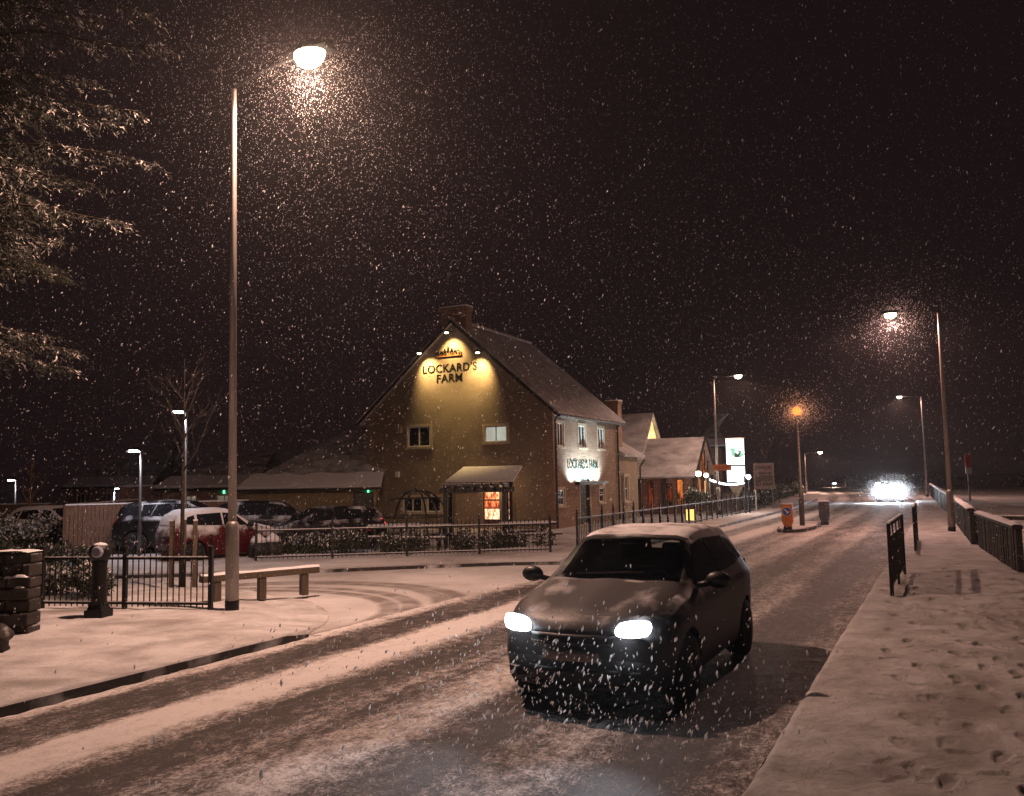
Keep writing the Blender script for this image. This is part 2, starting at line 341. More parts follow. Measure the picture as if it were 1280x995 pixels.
# ---- pavements
def grid_sheet(name, m, fn, s0, s1, n0, n1, ds, dn, dz, wear):
    ss = np.arange(s0, s1+1e-6, ds); nn = np.arange(n0, n1+1e-6, dn); S, Nn = np.meshgrid(ss, nn, indexing='ij')
    Z = dz(Nn, S); Wr = wear(Nn, S); bd = -0.0012*np.maximum(0, S-45)**2
    X = UN.x*(Nn+bd)+US.x*S; Y = UN.y*(Nn+bd)+US.y*S
    v = np.stack([X, Y, Z], -1).reshape(-1, 3); a, b = S.shape
    idx = np.arange(a*b).reshape(a, b); f = np.stack([idx[:-1, :-1], idx[:-1, 1:], idx[1:, 1:], idx[1:, :-1]], -1).reshape(-1, 4)
    me = bpy.data.meshes.new(name); me.vertices.add(len(v)); me.vertices.foreach_set('co', v.astype(np.float32).ravel())
    me.loops.add(f.size); me.loops.foreach_set('vertex_index', f.ravel().astype(np.int32)); me.polygons.add(len(f))
    me.polygons.foreach_set('loop_start', np.arange(0, f.size, 4, dtype=np.int32)); me.update(); me.validate()
    at_ = me.attributes.new('wear', 'FLOAT', 'POINT'); at_.data.foreach_set('value', Wr.astype(np.float32).ravel())
    o = link(name, me, m, None, True); tag(o, kind='structure'); return o
def vnoise(x, y, seed):                   # cheap smooth noise on arrays
    r = np.random.default_rng(seed); T = r.random((64, 64))
    xi = np.floor(x).astype(int); yi = np.floor(y).astype(int); fx = x-xi; fy = y-yi; fx = fx*fx*(3-2*fx); fy = fy*fy*(3-2*fy)
    g_ = lambda a, b: T[a % 64, b % 64]
    return (g_(xi, yi)*(1-fx)+g_(xi+1, yi)*fx)*(1-fy)+(g_(xi, yi+1)*(1-fx)+g_(xi+1, yi+1)*fx)*fy-.5
PR = []                                   # footprints: n, s, heading, depth, length
def trail(n, s, h, count, step=.7, side=.11, d=.027):
    k = 1
    for i in range(count):
        n += math.sin(h)*step; s += math.cos(h)*step; h += random.uniform(-.06, .06); k = -k
        PR.append((n+k*side*math.cos(h)+random.uniform(-.03,.03), s-k*side*math.sin(h), h+k*.12+random.uniform(-.1,.1), d*random.uniform(.6, 1.2), random.uniform(.27,.31)))
trail(-.05, 3.2, .02, 26); trail(.5, 3.0, .03, 26, .68); trail(.85, 3.4, .0, 24, .72); trail(.25, 12, -.03, 12); trail(1.15, 4, .01, 20, .75, .1, .02); trail(-.2, 4.3, .16, 10, .72, .12, .024); trail(.1, 9, .03, 16, .66); trail(.7, 8, -.04, 18, .7); trail(-.5, 3.6, .05, 14, .74, .1, .015); trail(1.3, 6, -.02, 16, .7)
for _ in range(120): PR.append((random.uniform(-.7, 1.4), random.uniform(4, 16), random.uniform(-3, 3), random.uniform(.006, .016), random.uniform(.12, .28)))
def prints(Nn, S, wear):
    out = np.zeros_like(S)
    n0, s0 = Nn[0, 0], S[0, 0]; dn = Nn[0, 1]-Nn[0, 0]; ds = S[1, 0]-S[0, 0]
    for (n, s, h, d, l) in PR:
        i0, i1 = int((s-.3-s0)/ds), int((s+.3-s0)/ds)+1; j0, j1 = int((n-.3-n0)/dn), int((n+.3-n0)/dn)+1
        i0, j0 = max(0, i0), max(0, j0)
        if i1 <= i0 or j1 <= j0: continue
        a = Nn[i0:i1, j0:j1]-n; b = S[i0:i1, j0:j1]-s
        if a.size == 0: continue
        lo = a*math.sin(h)+b*math.cos(h); ac = a*math.cos(h)-b*math.sin(h)
        wd = l*.17*(1+.25*np.sin(lo/l*5)); q = (np.abs(lo)/(l/2))**3+(np.abs(ac)/wd)**3
        inside = 1/(1+np.exp(np.clip((q-1)*9, -40, 40))); rim = np.exp(-((q-1.9)/.7)**2)
        if wear: out[i0:i1, j0:j1] = np.maximum(out[i0:i1, j0:j1], inside*min(1, d/.034)*(.75+.5*vnoise(a*30+n*9, b*30+s*7, 5)))
        else: out[i0:i1, j0:j1] += -d*inside+d*.28*rim
    return out
def rp_dz(Nn, S):
    z = .12+.030*vnoise(Nn*.9, S*.5, 1)+.018*vnoise(Nn*2.6, S*1.7, 2)+.014*vnoise(Nn*7, S*5, 3)+.008*vnoise(Nn*17, S*13, 4)
    z -= .05*np.clip((-1.2-Nn)/.08, 0, 1)**2
    z += prints(Nn, S, False)
    return z
def rp_wear(Nn, S):
    w = prints(Nn, S, True)*.5
    sc = vnoise(Nn*1.3+7, S*.35, 8)+.6*vnoise(Nn*6, S*3, 9)
    w = np.maximum(w, np.clip((sc-.12)*1.1, 0, .42)*np.clip((Nn+1.0)/.6, 0, 1))
    for (n, s, r, a0) in ((1.6, 14.2, 1.2, 0), (2.1, 13.4, 1.35, 0), (.2, 17.8, 1.0, 0)):       # swirled tracks on the pavement
        d = np.abs(np.hypot(Nn-n, (S-s)*.6)-r); w = np.maximum(w, .55*np.exp(-(d/.05)**2)*(S < s+1.2)*(vnoise(Nn*4, S*4, 6)+.8))
    return w
grid_sheet('right_pavement', SNOWR, None, 2.6, 12, -1.28, 2.9, .02, .02, rp_dz, rp_wear)
grid_sheet('right_pavement_middle', SNOWR, None, 12, 22, -1.28, 2.9, .035, .035, rp_dz, rp_wear)
grid_sheet('right_pavement_beyond', SNOWR, None, 22, 120, -1.28, 2.9, .35, .16, rp_dz, lambda a, b: np.clip((vnoise(a*1.3+7, b*.35, 8)-.2), 0, .3))
grid_sheet('right_pavement_behind', SNOWR, None, -14, 2.6, -1.28, 2.9, .2, .12, rp_dz, lambda a, b: np.clip((vnoise(a*1.3+7, b*.35, 8)-.2), 0, .3))
strip('right_kerb', KERB, lambda s: KR-.004, lambda s: KR+.004, 0, -14, 120, .8, 1, dz=lambda n, s: (.065 if n > KR else -.03))
# left pavement: kerb line, rounded corner into the side road, back edge behind the railings
lk = [W(KL, s) for s in np.arange(-6, 9.9, .5)]
tipA = lk[-1]
arc = [G(404, 783), G(412, 775), G(410, 766), G(398, 758), G(378, 751), G(355, 748)]
lp = lk+arc+[G(330, 745), G(265, 742), G(150, 742), G(0, 742), G(-160, 744)]+[W(-22, 3), W(-22, -6)]
def inside(px, py, poly):
    c = np.zeros(px.shape, bool); n = len(poly)
    for i in range(n):
        x1, y1 = poly[i][0], poly[i][1]; x2, y2 = poly[(i+1) % n][0], poly[(i+1) % n][1]
        if y1 == y2: continue
        c ^= ((y1 > py) != (y2 > py)) & (px < (x2-x1)*(py-y1)/(y2-y1)+x1)
    return c
def subdiv_pave():
    bm = bmesh.new(); vs = [bm.verts.new((p.x, p.y, .12)) for p in lp]; bm.faces.new(vs)
    bmesh.ops.triangulate(bm, faces=bm.faces[:])
    # cut into a fine lattice so that the snow can roll
    for ax, lo, hi in ((0, -14, 0), (1, 4, 18)):
        for k in np.arange(lo, hi, .22):
            co = [0, 0, 0]; co[ax] = k; no = [0, 0, 0]; no[ax] = 1
            bmesh.ops.bisect_plane(bm, geom=bm.verts[:]+bm.edges[:]+bm.faces[:], plane_co=co, plane_no=no)
    bd = set(v for e in bm.edges if e.is_boundary for v in e.verts)
    for v in bm.verts:
        x, y = v.co.x, v.co.y
        k = .3 if v in bd else 1
        da = min((Vector((x, y, 0))-Vector((q.x, q.y, 0))).length for q in arc); u_ = max(0, min(1, 1-da/1.5)); v.co.z -= .105*u_*u_*(3-2*u_)
        v.co.z += k*(.03*mnoise.noise(Vector((x*.5, y*.5, 0)))+.022*mnoise.noise(Vector((x*1.7, y*1.7, 2)))+.012*mnoise.noise(Vector((x*4.1, y*4.1, 4))))
    ex = bmesh.ops.extrude_edge_only(bm, edges=[e for e in bm.edges if e.is_boundary])
    for v in ex['geom']:
        if isinstance(v, bmesh.types.BMVert): v.co.z = -.02
    me = bpy.data.meshes.new('left_pavement'); bm.to_mesh(me); bm.free()
    me.attributes.new('wear', 'FLOAT', 'POINT')
    wr = me.attributes['wear'].data
    for i, v in enumerate(me.vertices):
        wr[i].value = max(0, min(.5, 1.6*(mnoise.noise(Vector((v.co.x*.5+5, v.co.y*1.5, 7)))-.28)))
    tag(link('left_pavement', me, SNOWP, None, True), kind='structure')
subdiv_pave()
mb = MB()
kp = [W(KL+.006, s) for s in np.arange(-6, 9.7, .9)]+[W(KL+.006, 9.75)]
for a, b in zip(kp[:-1], kp[1:]):
    h0, h1 = .105, .105
    if b is kp[-1]: h1 = .05
    mb.add([(a.x,a.y,-.01),(b.x,b.y,-.01),(b.x,b.y,h1),(a.x,a.y,h0)], [(0,1,2,3)])
    o_ = UN*.03; mb.add([(a.x,a.y,h0),(b.x,b.y,h1),(b.x-o_.x,b.y-o_.y,h1+.005),(a.x-o_.x,a.y-o_.y,h0+.005)], [(0,1,2,3)])
tag(mb.build('left_kerb', KERB), kind='structure')
# verge with its dark kerb across the side road, footpath along the left of the main road
def kerb_line(name, pts, h=.1, w=.14, m=KERB, snow=True):
    mb = MB()
    for a, b in zip(pts[:-1], pts[1:]):
        d = (b-a); L_ = d.length; rz = math.atan2(d.y, d.x); c = (a+b)/2
        mb.box((c.x, c.y, h/2-.02), (L_, w, h+.02), rz)
    tag(mb.build(name, m), kind='structure')
polysheet('far_verge', [p+Vector((0,.12,0)) for p in far_k]+[G(-200, 712), G(318, 697), G(500, 696), G(690, 686), G(735, 689)], SNOW, .1, .12)
kerb_line('far_side_kerb', far_k, .085)
lpv = [W(kl(s), s) for s in np.arange(25.5, 130, 3)]+[W(kl(s)-1.45, s) for s in np.arange(129, 25, -3)]
polysheet('left_footpath', lpv, SNOW, .11, .13)
kerb_line('left_footpath_kerb', [W(kl(s), s) for s in np.arange(27, 80, 2.5)], .09, .1)
polysheet('car_park', [G(-300, 722), G(-300, 660), G(80, 680), G(470, 668), G(690, 672), G(700, 690), G(500, 699), G(318, 699), G(0, 719)], SNOW, .004)
# traffic island
isl = thing
def island():
    c = G(1000, 660); n0, s0 = NS(c); pts = []
    for k in range(28):
        a = 6.2832*k/28; pts.append(W(n0+.68*math.copysign(abs(math.cos(a))**.8, math.cos(a)), s0+3.1*math.copysign(abs(math.sin(a))**1.0, math.sin(a))))
    mb = MB(); mb.prism([(p.x, p.y) for p in pts], -.01, .10); tag(mb.build('traffic_island_kerb', KERB), kind='structure')
    q = [c+(p-c)*.9 for p in pts]; mb = MB(); mb.prism([(p.x, p.y) for p in q], .02, .125); tag(mb.build('traffic_island_snow', SNOW), kind='structure')
    return n0, s0
IN, IS = island()
# ================================================================== STREET LAMPS
DARKP = mat('matt_dark_paint', (.006,.006,.006), .95, .2, 8)
def street_lamp(base, top_px, arm_dir, arm, label, lens, col, watts, head=.55, r=.07, group='street lamps along the road', baseh=1.35, name='street_lamp', angle=172, lit=True, rise=.12, polemat=None):
    H = at(top_px[0], top_px[1], base.y).z-base.z
    t = thing(name, label, 'street lamp', base, 0, group); pm = polemat or GALV
    mb = MB(); mb.lathe([(r*1.55, -.05), (r*1.55, baseh-.05), (r*1.5, baseh), (r*1.0, baseh+.05)], n=16); b = mb.build('base_column', pm, t, True)
    mb = MB(); mb.box((0, -r*1.5, .75), (r*1.5, .03, .5)); mb.build('access_door', pm, b)
    mb = MB(); mb.lathe([(r*1.62, -.05), (r*1.62, .14), (r*1.56, .15)], n=16); mb.build('base_band', BLACK, t, True)
    mb = MB(); mb.lathe([(r, baseh), (r*.62, H-.05), (r*.6, H)], n=14); mb.build('pole', pm, t, True)
    d = Vector(arm_dir).normalized()
    hp = d*arm+Vector((0, 0, H+rise))
    mb = MB(); mb.tube([(0,0,H-.05), (0,0,H+.02), d*.12+Vector((0,0,H+.07)), d*arm*.5+Vector((0,0,H+rise*.8)), hp-d*head*.1], r*.42, 10); mb.build('arm', DARKP, t, True)
    sd = Vector((-d.y, d.x, 0)); L_ = head
    def hv(u, v):                               # lantern canopy, a flattened shell
        a = math.pi*v; k = math.sin(math.pi*min(1, .06+u*.94))**.45
        return hp+d*(u-.35)*L_*1.25+sd*math.cos(a)*.17*k*L_/.55+Vector((0,0, .02+.10*math.sin(a)*k*L_/.55))
    mb = MB(); mb.grid(hv, 10, 8); mb.box(hp+d*.27*L_*.4+Vector((0,0,.012)), (L_*1.1, .26*L_/.55, .03), math.atan2(d.y, d.x)); hd = mb.build('lamp_head', DARKP, t, True)
    def lv(u, v):
        a = math.pi*2*u; b = math.pi/2*v
        return hp+d*(.12*L_+.36*L_*math.cos(a)*math.cos(b))+sd*.14*L_/.55*math.sin(a)*math.cos(b)+Vector((0,0,-.004-.17*L_/.55*math.sin(b)))
    if lit:
        mb = MB(); mb.grid(lv, 14, 6); mb.build('lamp_lens', lens, hd, True)
        lp_ = hp+d*.12*L_+Vector((0,0,-.17*L_/.55-.05))
        s_ = lamp('SPOT', lp_, col, watts, t, .1, (0,0,0), angle, .22)
        if watts > 1000: lamp('POINT', lp_, col, watts*.16, t, .12, name='lamp_side_glow')
    return t
WARM = (1, .585, .43); WARMR = (1, .545, .44)
E1 = Vector(UN)
street_lamp(G(290, 762, .12), (288, 112), E1, 1.5, 'tall grey street lamp beside the low timber rail, its bright lantern high in the snow', LENSW, WARM, 2950, .78, .068, rise=.25).rotation_euler = (0, R(-.45), 0)
street_lamp(G(1190, 664, .12), (1172, 391), -E1, 1.45, 'tall street lamp on the right pavement, next to the timber post fence', LENSW, WARMR, 1500, .55, .075)
street_lamp(G(1159, 621, .12), (1152, 496), -E1, 1.6, 'street lamp at the far end of the right pavement where the fence starts', LENSW, WARMR, 1800, .55, .08)
street_lamp(G(898.5, 642, .12), (896, 474), E1, 1.25, 'street lamp behind the roadside railing, left of the backlit sign', LENSW, WARM, 1010, .55, .075)
street_lamp(W(-9.9, 104, .0), (1052, 566), E1, 1.6, 'small distant street lamp beyond the island, left side of the road', LENSW, WARM, 1200, .7, .09)
street_lamp(W(-1.0, 150, .0), (1075, 604), -E1, 1.6, 'farthest street lamp, a tiny light left of the oncoming headlights', LENSC, WARM, 700, .8, .09)
street_lamp(W(1.5, 128, .0), (1139, 604), -E1, 1.2, 'distant street lamp, a tiny light right of the oncoming headlights', LENSC, WARM, 700, .8, .09)
# orange beacon lamp of the island
def beacon():
    b = G(1003, 657, .12); b = Vector((b.x, b.y, .12)); H = at(998, 522, b.y).z-.12
    t = thing('beacon_lamp', 'orange glowing globe lamp on a slim pole on the traffic island', 'street lamp', b)
    mb = MB(); mb.lathe([(.10, -.02), (.10, 1.35), (.06, 1.4), (.045, H)], n=14); mb.build('pole', DGREY, t, True)
    mb = MB(); mb.lathe([(.06, H-.02), (.16, H+.04), (.10, H+.10)], n=16); mb.build('lamp_collar', DGREY, t, True)
    mb = MB(); mb.lathe([(.09, H+.08)]+[(.17*math.sin(a), H+.25-.17*math.cos(a)) for a in np.linspace(.5, 3.1, 10)], n=18); mb.build('globe', LENSO, t, True)
    lamp('POINT', (0,0,H+.3), (1, .30, .04), 520, t, .19)
beacon()
def car_park_lamp(base, top_px, dirx, label, watts, tilt=0, lens=LENSC, side_on=True):
    H = at(top_px[0], top_px[1], base.y).z-base.z
    t = thing('car_park_lamp', label, 'lamp post', base, 0, 'lamp posts around the car park')
    mb = MB(); mb.lathe([(.07, -.02), (.07, .9), (.045, 1.0), (.035, H)], n=10); mb.build('pole', DGREY, t, True)
    mb = MB(); mb.box((dirx*.20, 0, H+.03), (.42, .22, .09), 0, 0, .8); mb.box((dirx*.04, 0, H+.01), (.12,.12,.12)); hd = mb.build('lamp_head', BLACK, t)
    mb = MB(); mb.box((dirx*.22, -.01, H-.045), (.28, .18, .055), 0, 0); mb.build('lamp_lens', lens, hd)
    lamp('SPOT', (dirx*.22, 0, H-.12), (.92, .88, 1), watts, t, .1, (0,0,0), 150, .5)
car_park_lamp(G(230, 703, 0), (231, 513), -1, 'slim lamp post right behind the young tree and its stakes', 120)
car_park_lamp(Vector((at(174, 690, 27.2).x, 27.2, 0)), (173, 562), -1, 'lamp post standing against the plank fence, its pole lit white', 130)
car_park_lamp(Vector((at(142, 640, 50).x, 50, 0)), (142, 610), 1, 'short lit lamp post behind the plank fence', 620)
car_park_lamp(Vector((at(19, 640, 42).x, 42, 0)), (20, 599), -1, 'lamp post beside the lit leafless sapling', 200)
# ================================================================== CARS
def cr(tab, t):
    xs = [a for a, _ in tab]; ys = [b for _, b in tab]
    if t <= xs[0]: return ys[0]
    if t >= xs[-1]: return ys[-1]
    i = max(k for k in range(len(xs)) if xs[k] <= t); i = min(i, len(xs)-2)
    h = xs[i+1]-xs[i]; u = (t-xs[i])/h
    def sl(k):
        if k == 0: return (ys[1]-ys[0])/(xs[1]-xs[0])
        if k == len(xs)-1: return (ys[-1]-ys[-2])/(xs[-1]-xs[-2])
        a = (ys[k]-ys[k-1])/(xs[k]-xs[k-1]); b = (ys[k+1]-ys[k])/(xs[k+1]-xs[k])
        return 0 if a*b <= 0 else 2*a*b/(a+b)
    m0, m1 = sl(i)*h, sl(i+1)*h
    return ys[i]*(2*u**3-3*u*u+1)+m0*(u**3-2*u*u+u)+ys[i+1]*(-2*u**3+3*u*u)+m1*(u**3-u*u)
GLASSC = None
def clear_glass():
    global GLASSC
    if GLASSC: return GLASSC
    m, nt, N, L, P = node_mat('clear_car_glass'); g = N.new('ShaderNodeBsdfGlossy'); g.inputs['Roughness'].default_value = .12; g.inputs[0].default_value = (1,1,1,1); t = N.new('ShaderNodeBsdfTransparent'); t.inputs[0].default_value = (.62,.66,.64,1); fr = N.new('ShaderNodeFresnel'); fr.inputs[0].default_value = 1.3; mx = N.new('ShaderNodeMixShader'); L.new(fr.outputs[0], mx.inputs[0]); L.new(t.outputs[0], mx.inputs[1]); L.new(g.outputs[0], mx.inputs[2]); L.new(mx.outputs[0], N['Material Output'].inputs[0]); GLASSC = m; return m
def car(label, loc, rz, L=4.25, Wd=1.78, H=1.5, paint=None, group=None, lit=False, snow_roof=True, glass_snow=False, name='car', cat='car', tail_lit=False, bonnet=None, front_detail=True, beam=95, beamz=-.16, hls=0.0, interior=False, roofm=None):
    t_ = thing(name, label, cat, loc, rz, group); k = H/1.5
    ZT = [(0,.70),(.02,.80),(.06,.87),(.14,.93),(.25,1.02),(.275,1.055),(.34,1.20),(.42,1.40),(.465,1.465),(.55,1.495),(.64,1.50),(.76,1.49),(.86,1.45),(.905,1.40),(.94,1.27),(.972,1.03),(.99,.92),(1,.80)]
    ZS = [(0,.60),(.05,.70),(.12,.80),(.25,.90),(.5,.94),(.8,.985),(.95,.97),(1,.72)]
    PL = [(0,.80),(.02,.87),(.06,.93),(.13,.975),(.25,1),(.75,1),(.88,.97),(.95,.92),(1,.84)]
    WR = [(0,.62),(.14,.74),(.27,.80),(.36,.755),(.47,.70),(.7,.69),(.88,.665),(.95,.68),(1,.7)]
    ZB = [(0,.30),(.03,.22),(.1,.19),(.9,.2),(.97,.27),(1,.34)]
    BOW = [(0,.30),(.05,.22),(.16,.05),(.25,0),(.85,0),(.95,.10),(1,.17)]
    hw = Wd/2
    def ring(t):
        zt, zs, zb = cr(ZT, t)*k, cr(ZS, t)*k, cr(ZB, t)*k; zs = min(zs, zt-.05)
        w = hw*cr(PL, t); wr = min(hw*cr(WR, t), w*.93)
        zr = zs+.04+(zt-zs-.04)*.80
        key = [(0, zb), (.84*w, zb), (.945*w, zb+.05), (.975*w, zb+.16), (.998*w, zb+(zs-zb)*.55), (w, zs-.13), (.992*w, zs-.05), (.965*w, zs), (.935*w, zs+.04), (wr+(.935*w-wr)*.5, (zr+zs+.04)/2+.01), (wr, zr), (wr*.93, zr+(zt-zr)*.55), (wr*.75, zt-(zt-zr)*.14), (wr*.4, zt-.012), (0, zt)]
        n = [3, 1, 1, 5, 3, 2, 1, 1, 4, 4, 1, 2, 2, 2]
        out = []
        for i in range(len(key)-1):
            for j in range(n[i]):
                u = j/n[i]; out.append((key[i][0]*(1-u)+key[i+1][0]*u, key[i][1]*(1-u)+key[i+1][1]*u))
        out.append(key[-1]); return out
    def yof(t, x):
        b = cr(BOW, t); y = -L/2+t*L
        return y+(b if t < .5 else -b)*(x/hw)**2
    ts = sorted(set([0, .008, .018, .03, .045]+list(np.linspace(.06, .94, 72))+[.955, .97, .982, .992, 1]))
    rings = [ring(t) for t in ts]; m = len(rings[0]); V = []; Fc = []
    for t, rg in zip(ts, rings):
        V += [(x, yof(t, x), z) for x, z in rg]+[(-x, yof(t, x), z) for x, z in rg]
    n = len(ts); S = 2*m
    fr, rr_ = -L/2+.205*L, -L/2+.80*L; RA = .365*k; wz = .315*k
    def arch(p):
        return abs(p[0]) > hw*.6 and p[2] < .8*k and min(math.hypot(p[1]-c, p[2]-wz) for c in (fr, rr_)) < RA
    for i in range(n-1):
        for j in range(m-1):
            for o, fl in ((0, 0), (m, 1)):
                f = [i*S+o+j, i*S+o+j+1, (i+1)*S+o+j+1, (i+1)*S+o+j]
                if sum(arch(V[q]) for q in f) >= 3: continue
                if interior and j > m-10:
                    tm = (ts[i]+ts[i+1])/2; xm = abs(V[f[0]][0]+V[f[2]][0])/2; wm = rings[i][-8][0]
                    if (.30 < tm < .432 and xm < wm*.88) or (.912 < tm < .952 and xm < wm*.76): continue
                Fc.append(f if fl else f[::-1])
    used = set(q for f in Fc for q in f)
    for q in used:
        p = V[q]
        if abs(p[0]) > hw*.6 and p[2] < .8*k:
            for c in (fr, rr_):
                d = math.hypot(p[1]-c, p[2]-wz)
                if d < RA+.02 and d > .05: V[q] = (p[0], c+(p[1]-c)*RA/d, wz+(p[2]-wz)*RA/d)
    for i in (0, n-1):
        for j in range(m-1): Fc.append([i*S+j, i*S+m+j, i*S+m+j+1, i*S+j+1])
    mb = MB(); mb.v = V; mb.f = Fc; mb.m = [0]*len(Fc); body = mb.build('body', paint, t_, True)
    me = body.data; bm = bmesh.new(); bm.from_mesh(me); bmesh.ops.remove_doubles(bm, verts=bm.verts, dist=.0004); bmesh.ops.recalc_face_normals(bm, faces=bm.faces)
    lo = [v for v in bm.verts if not v.link_faces]; bmesh.ops.delete(bm, geom=lo, context='VERTS'); bm.to_mesh(me); bm.free()
    # surface look-ups for the glass, lamps and snow
    def side_x(t, z):
        rg = ring(t)
        for (x0, z0), (x1, z1) in zip(rg[2:-1], rg[3:]):
            if z0 <= z <= z1 and z1 > z0: return x0+(x1-x0)*(z-z0)/(z1-z0)
        return rg[-4][0]
    def top_z(t, x):
        rg = ring(t)[::-1]; x = abs(x)
        for (x0, z0), (x1, z1) in zip(rg[:-1], rg[1:]):
            if x0 <= x <= x1 and x1 > x0: return z0+(z1-z0)*(x-x0)/(x1-x0)
        return rg[12][1]
    def sidepatch(q, nm, m_, par, off=.006, nu=12, nv=7):
        for sgn in (1, -1):
            def fn(u, v):
                a = Vector(q[0]).lerp(Vector(q[1]), u); b = Vector(q[3]).lerp(Vector(q[2]), u); p = a.lerp(b, v)
                z = min(p.y*k, ring(p.x)[-5][1]-.005); x = side_x(p.x, z)
                return (sgn*(x+off), yof(p.x, x), z+off*.3)
            mb = MB(); mb.grid(fn, nu, nv); mb.build(nm, m_, par, True)
    def toppatch(t0, t1, f0, nm, m_, par, off, nu=18, nv=10, f1=None, edge=0, dn=(0,0,1)):
        f1 = f1 or f0
        def fn(u, v):
            t = t0+(t1-t0)*v; rg = ring(t); wmax = rg[-8][0]; x = (u*2-1)*wmax*(f0+(f1-f0)*v)
            e = 1.0
            if edge: e = min(1, min(u, 1-u, v, 1-v)/edge); e = .02+.98*e**.5
            z = top_z(t, x)
            return (x, yof(t, x)+dn[1]*off*e, z+dn[2]*off*e)
        mb = MB(); mb.grid(fn, nu, nv); return mb.build(nm, m_, par, True)
    toppatch(.283, .443, .95, 'windscreen', clear_glass() if interior else GLASSD, t_, .010, f1=.93, dn=(0, -.5, .85))
    toppatch(.91, .963, .86, 'rear_window', SNOWC if glass_snow else clear_glass() if interior else GLASSD, t_, .012, f1=.9, dn=(0,.8,.5))
    gm = GLASSD
    sidepatch(((.33,1.02),(.545,1.045),(.545,1.40),(.445,1.36)), 'side_window', gm, t_)
    sidepatch(((.56,1.045),(.77,1.075),(.765,1.375),(.56,1.40)), 'side_window', gm, t_)
    sidepatch(((.785,1.085),(.87,1.11),(.845,1.30),(.785,1.36)), 'quarter_window', gm, t_)
    for (tt) in (.315, .552, .775):
        sidepatch(((tt,.34),(tt+.0022,.34),(tt+.0022,.97),(tt,.97)), 'door_seam', PLAST, body, .0015, 1, 8)
    for tt in (.50, .72): sidepatch(((tt,.885),(tt+.04,.887),(tt+.04,.915),(tt,.912)), 'door_handle', paint, body, .022, 2, 1)
    if interior:
        FAB = mat('charcoal_seat_fabric', (.02,.02,.022), .9, .3, 30)
        mb = MB(); mb.bb(-hw*.80, hw*.80, -L*.22, -L*.15, .62*k, .93*k); mb.build('dashboard', PLAST, t_, bevel=.03)
        for sgn in (-1, 1):
            mb = MB(); mb.box((sgn*.36, -L*.02+.12, .90*k), (.50, .14, .60), 0, 0, .8); st = mb.build('front_seat', FAB, t_, bevel=.04)
            mb = MB(); mb.box((sgn*.36, -L*.02+.15, 1.27*k), (.25, .10, .18)); mb.build('headrest', FAB, st, bevel=.03)
        mb = MB(); mb.bb(-.62, .62, L*.20, L*.24, .55*k, 1.02*k); mb.build('rear_seat', FAB, t_, bevel=.04)
        mb = MB(); mb.tube([(.36+.17*math.cos(a), -L*.135+.05*math.sin(a), .95*k+.17*math.sin(a)) for a in np.linspace(0, 6.2832, 20)], .015, 6); mb.build('steering_wheel', PLAST, t_)
        mb = MB(); mb.box((0, -L*.075, 1.34*k), (.22, .03, .065)); mb.build('rear_view_mirror', PLAST, t_, bevel=.01)
    # wheels
    for c in (fr, rr_):
        for sgn in (1, -1):
            xw = sgn*(hw-.115); R_ = .318*k
            mb = MB(); mb.lathe([(R_*.66, -.10), (R_*.92, -.105), (R_, -.075), (R_, .075), (R_*.92, .105), (R_*.66, .10)], n=30, axis='X'); w = mb.build('wheel', RUBBER, t_, True); w.location = (xw, c, R_)
            mb = MB(); mb.lathe([(R_*.66, .06), (R_*.68, .098), (R_*.62, .10), (R_*.58, .07)], n=26, axis='X')
            for q in range(5):
                a = q*6.2832/5+.3; dv = Vector((0, math.cos(a), math.sin(a))); 
                mb.tube([Vector((.085,0,0)), dv*R_*.64+Vector((.085,0,0))], [.045, .03], 6)
            mb.lathe([(.05, .06), (.05, .11)], n=12, axis='X')
            rm = mb.build('rim', ALLOY, w, True); rm.scale = (sgn, 1, 1)
    mb = MB(); mb.bb(-hw*.80, hw*.80, -L*.44, L*.44, .24*k, .62*k); mb.build('underbody', PLAST, t_)
    # face of the car
    def front(x, z, off):
        x_ = abs(x); return (x, -L/2+.30*(x_/hw)**2+max(0, z/k-.62)*.22+max(0, .4-z/k)*.12-off, z)
    def frontpatch(poly, nm, m_, par, off, nu=8, nv=4, rnd=False):
        def fn(u, v):
            if rnd:
                x, y = u*2-1, v*2-1; u, v = .5+.5*x*math.sqrt(1-.62*y*y/2), .5+.5*y*math.sqrt(1-.85*x*x/2)
            a = Vector(poly[0]).lerp(Vector(poly[1]), u); b = Vector(poly[3]).lerp(Vector(poly[2]), u); p = a.lerp(b, v)
            return front(p.x*hw, p.y*k, off)
        mb = MB(); mb.grid(fn, nu, nv); o = mb.build(nm, m_, par, True)
        sd = o.modifiers.new('thick', 'SOLIDIFY'); sd.thickness = .05; sd.offset = -1; return o
    if front_detail:
        fp = frontpatch
        fp([(-.42,.605),(.42,.605),(.46,.70),(-.46,.70)], 'grille', PLAST, t_, .018)
        for sg in (.615, .675): fp([(-.43,sg),(.43,sg),(.43,sg+.016),(-.43,sg+.016)], 'grille_bar', DGREY, t_, .03)
        fp([(-.55,.27),(.55,.27),(.50,.40),(-.50,.40)], 'lower_intake', PLAST, t_, .018)
        fp([(-.30,.475),(.30,.475),(.30,.555),(-.30,.555)], 'number_plate', mat('dirty_number_plate', (.30,.22,.19), .6, .25, 9), t_, .035)
        fp([(-.60,.235),(.60,.235),(.60,.262),(-.60,.262)], 'bumper_lip', PLAST, t_, .03)
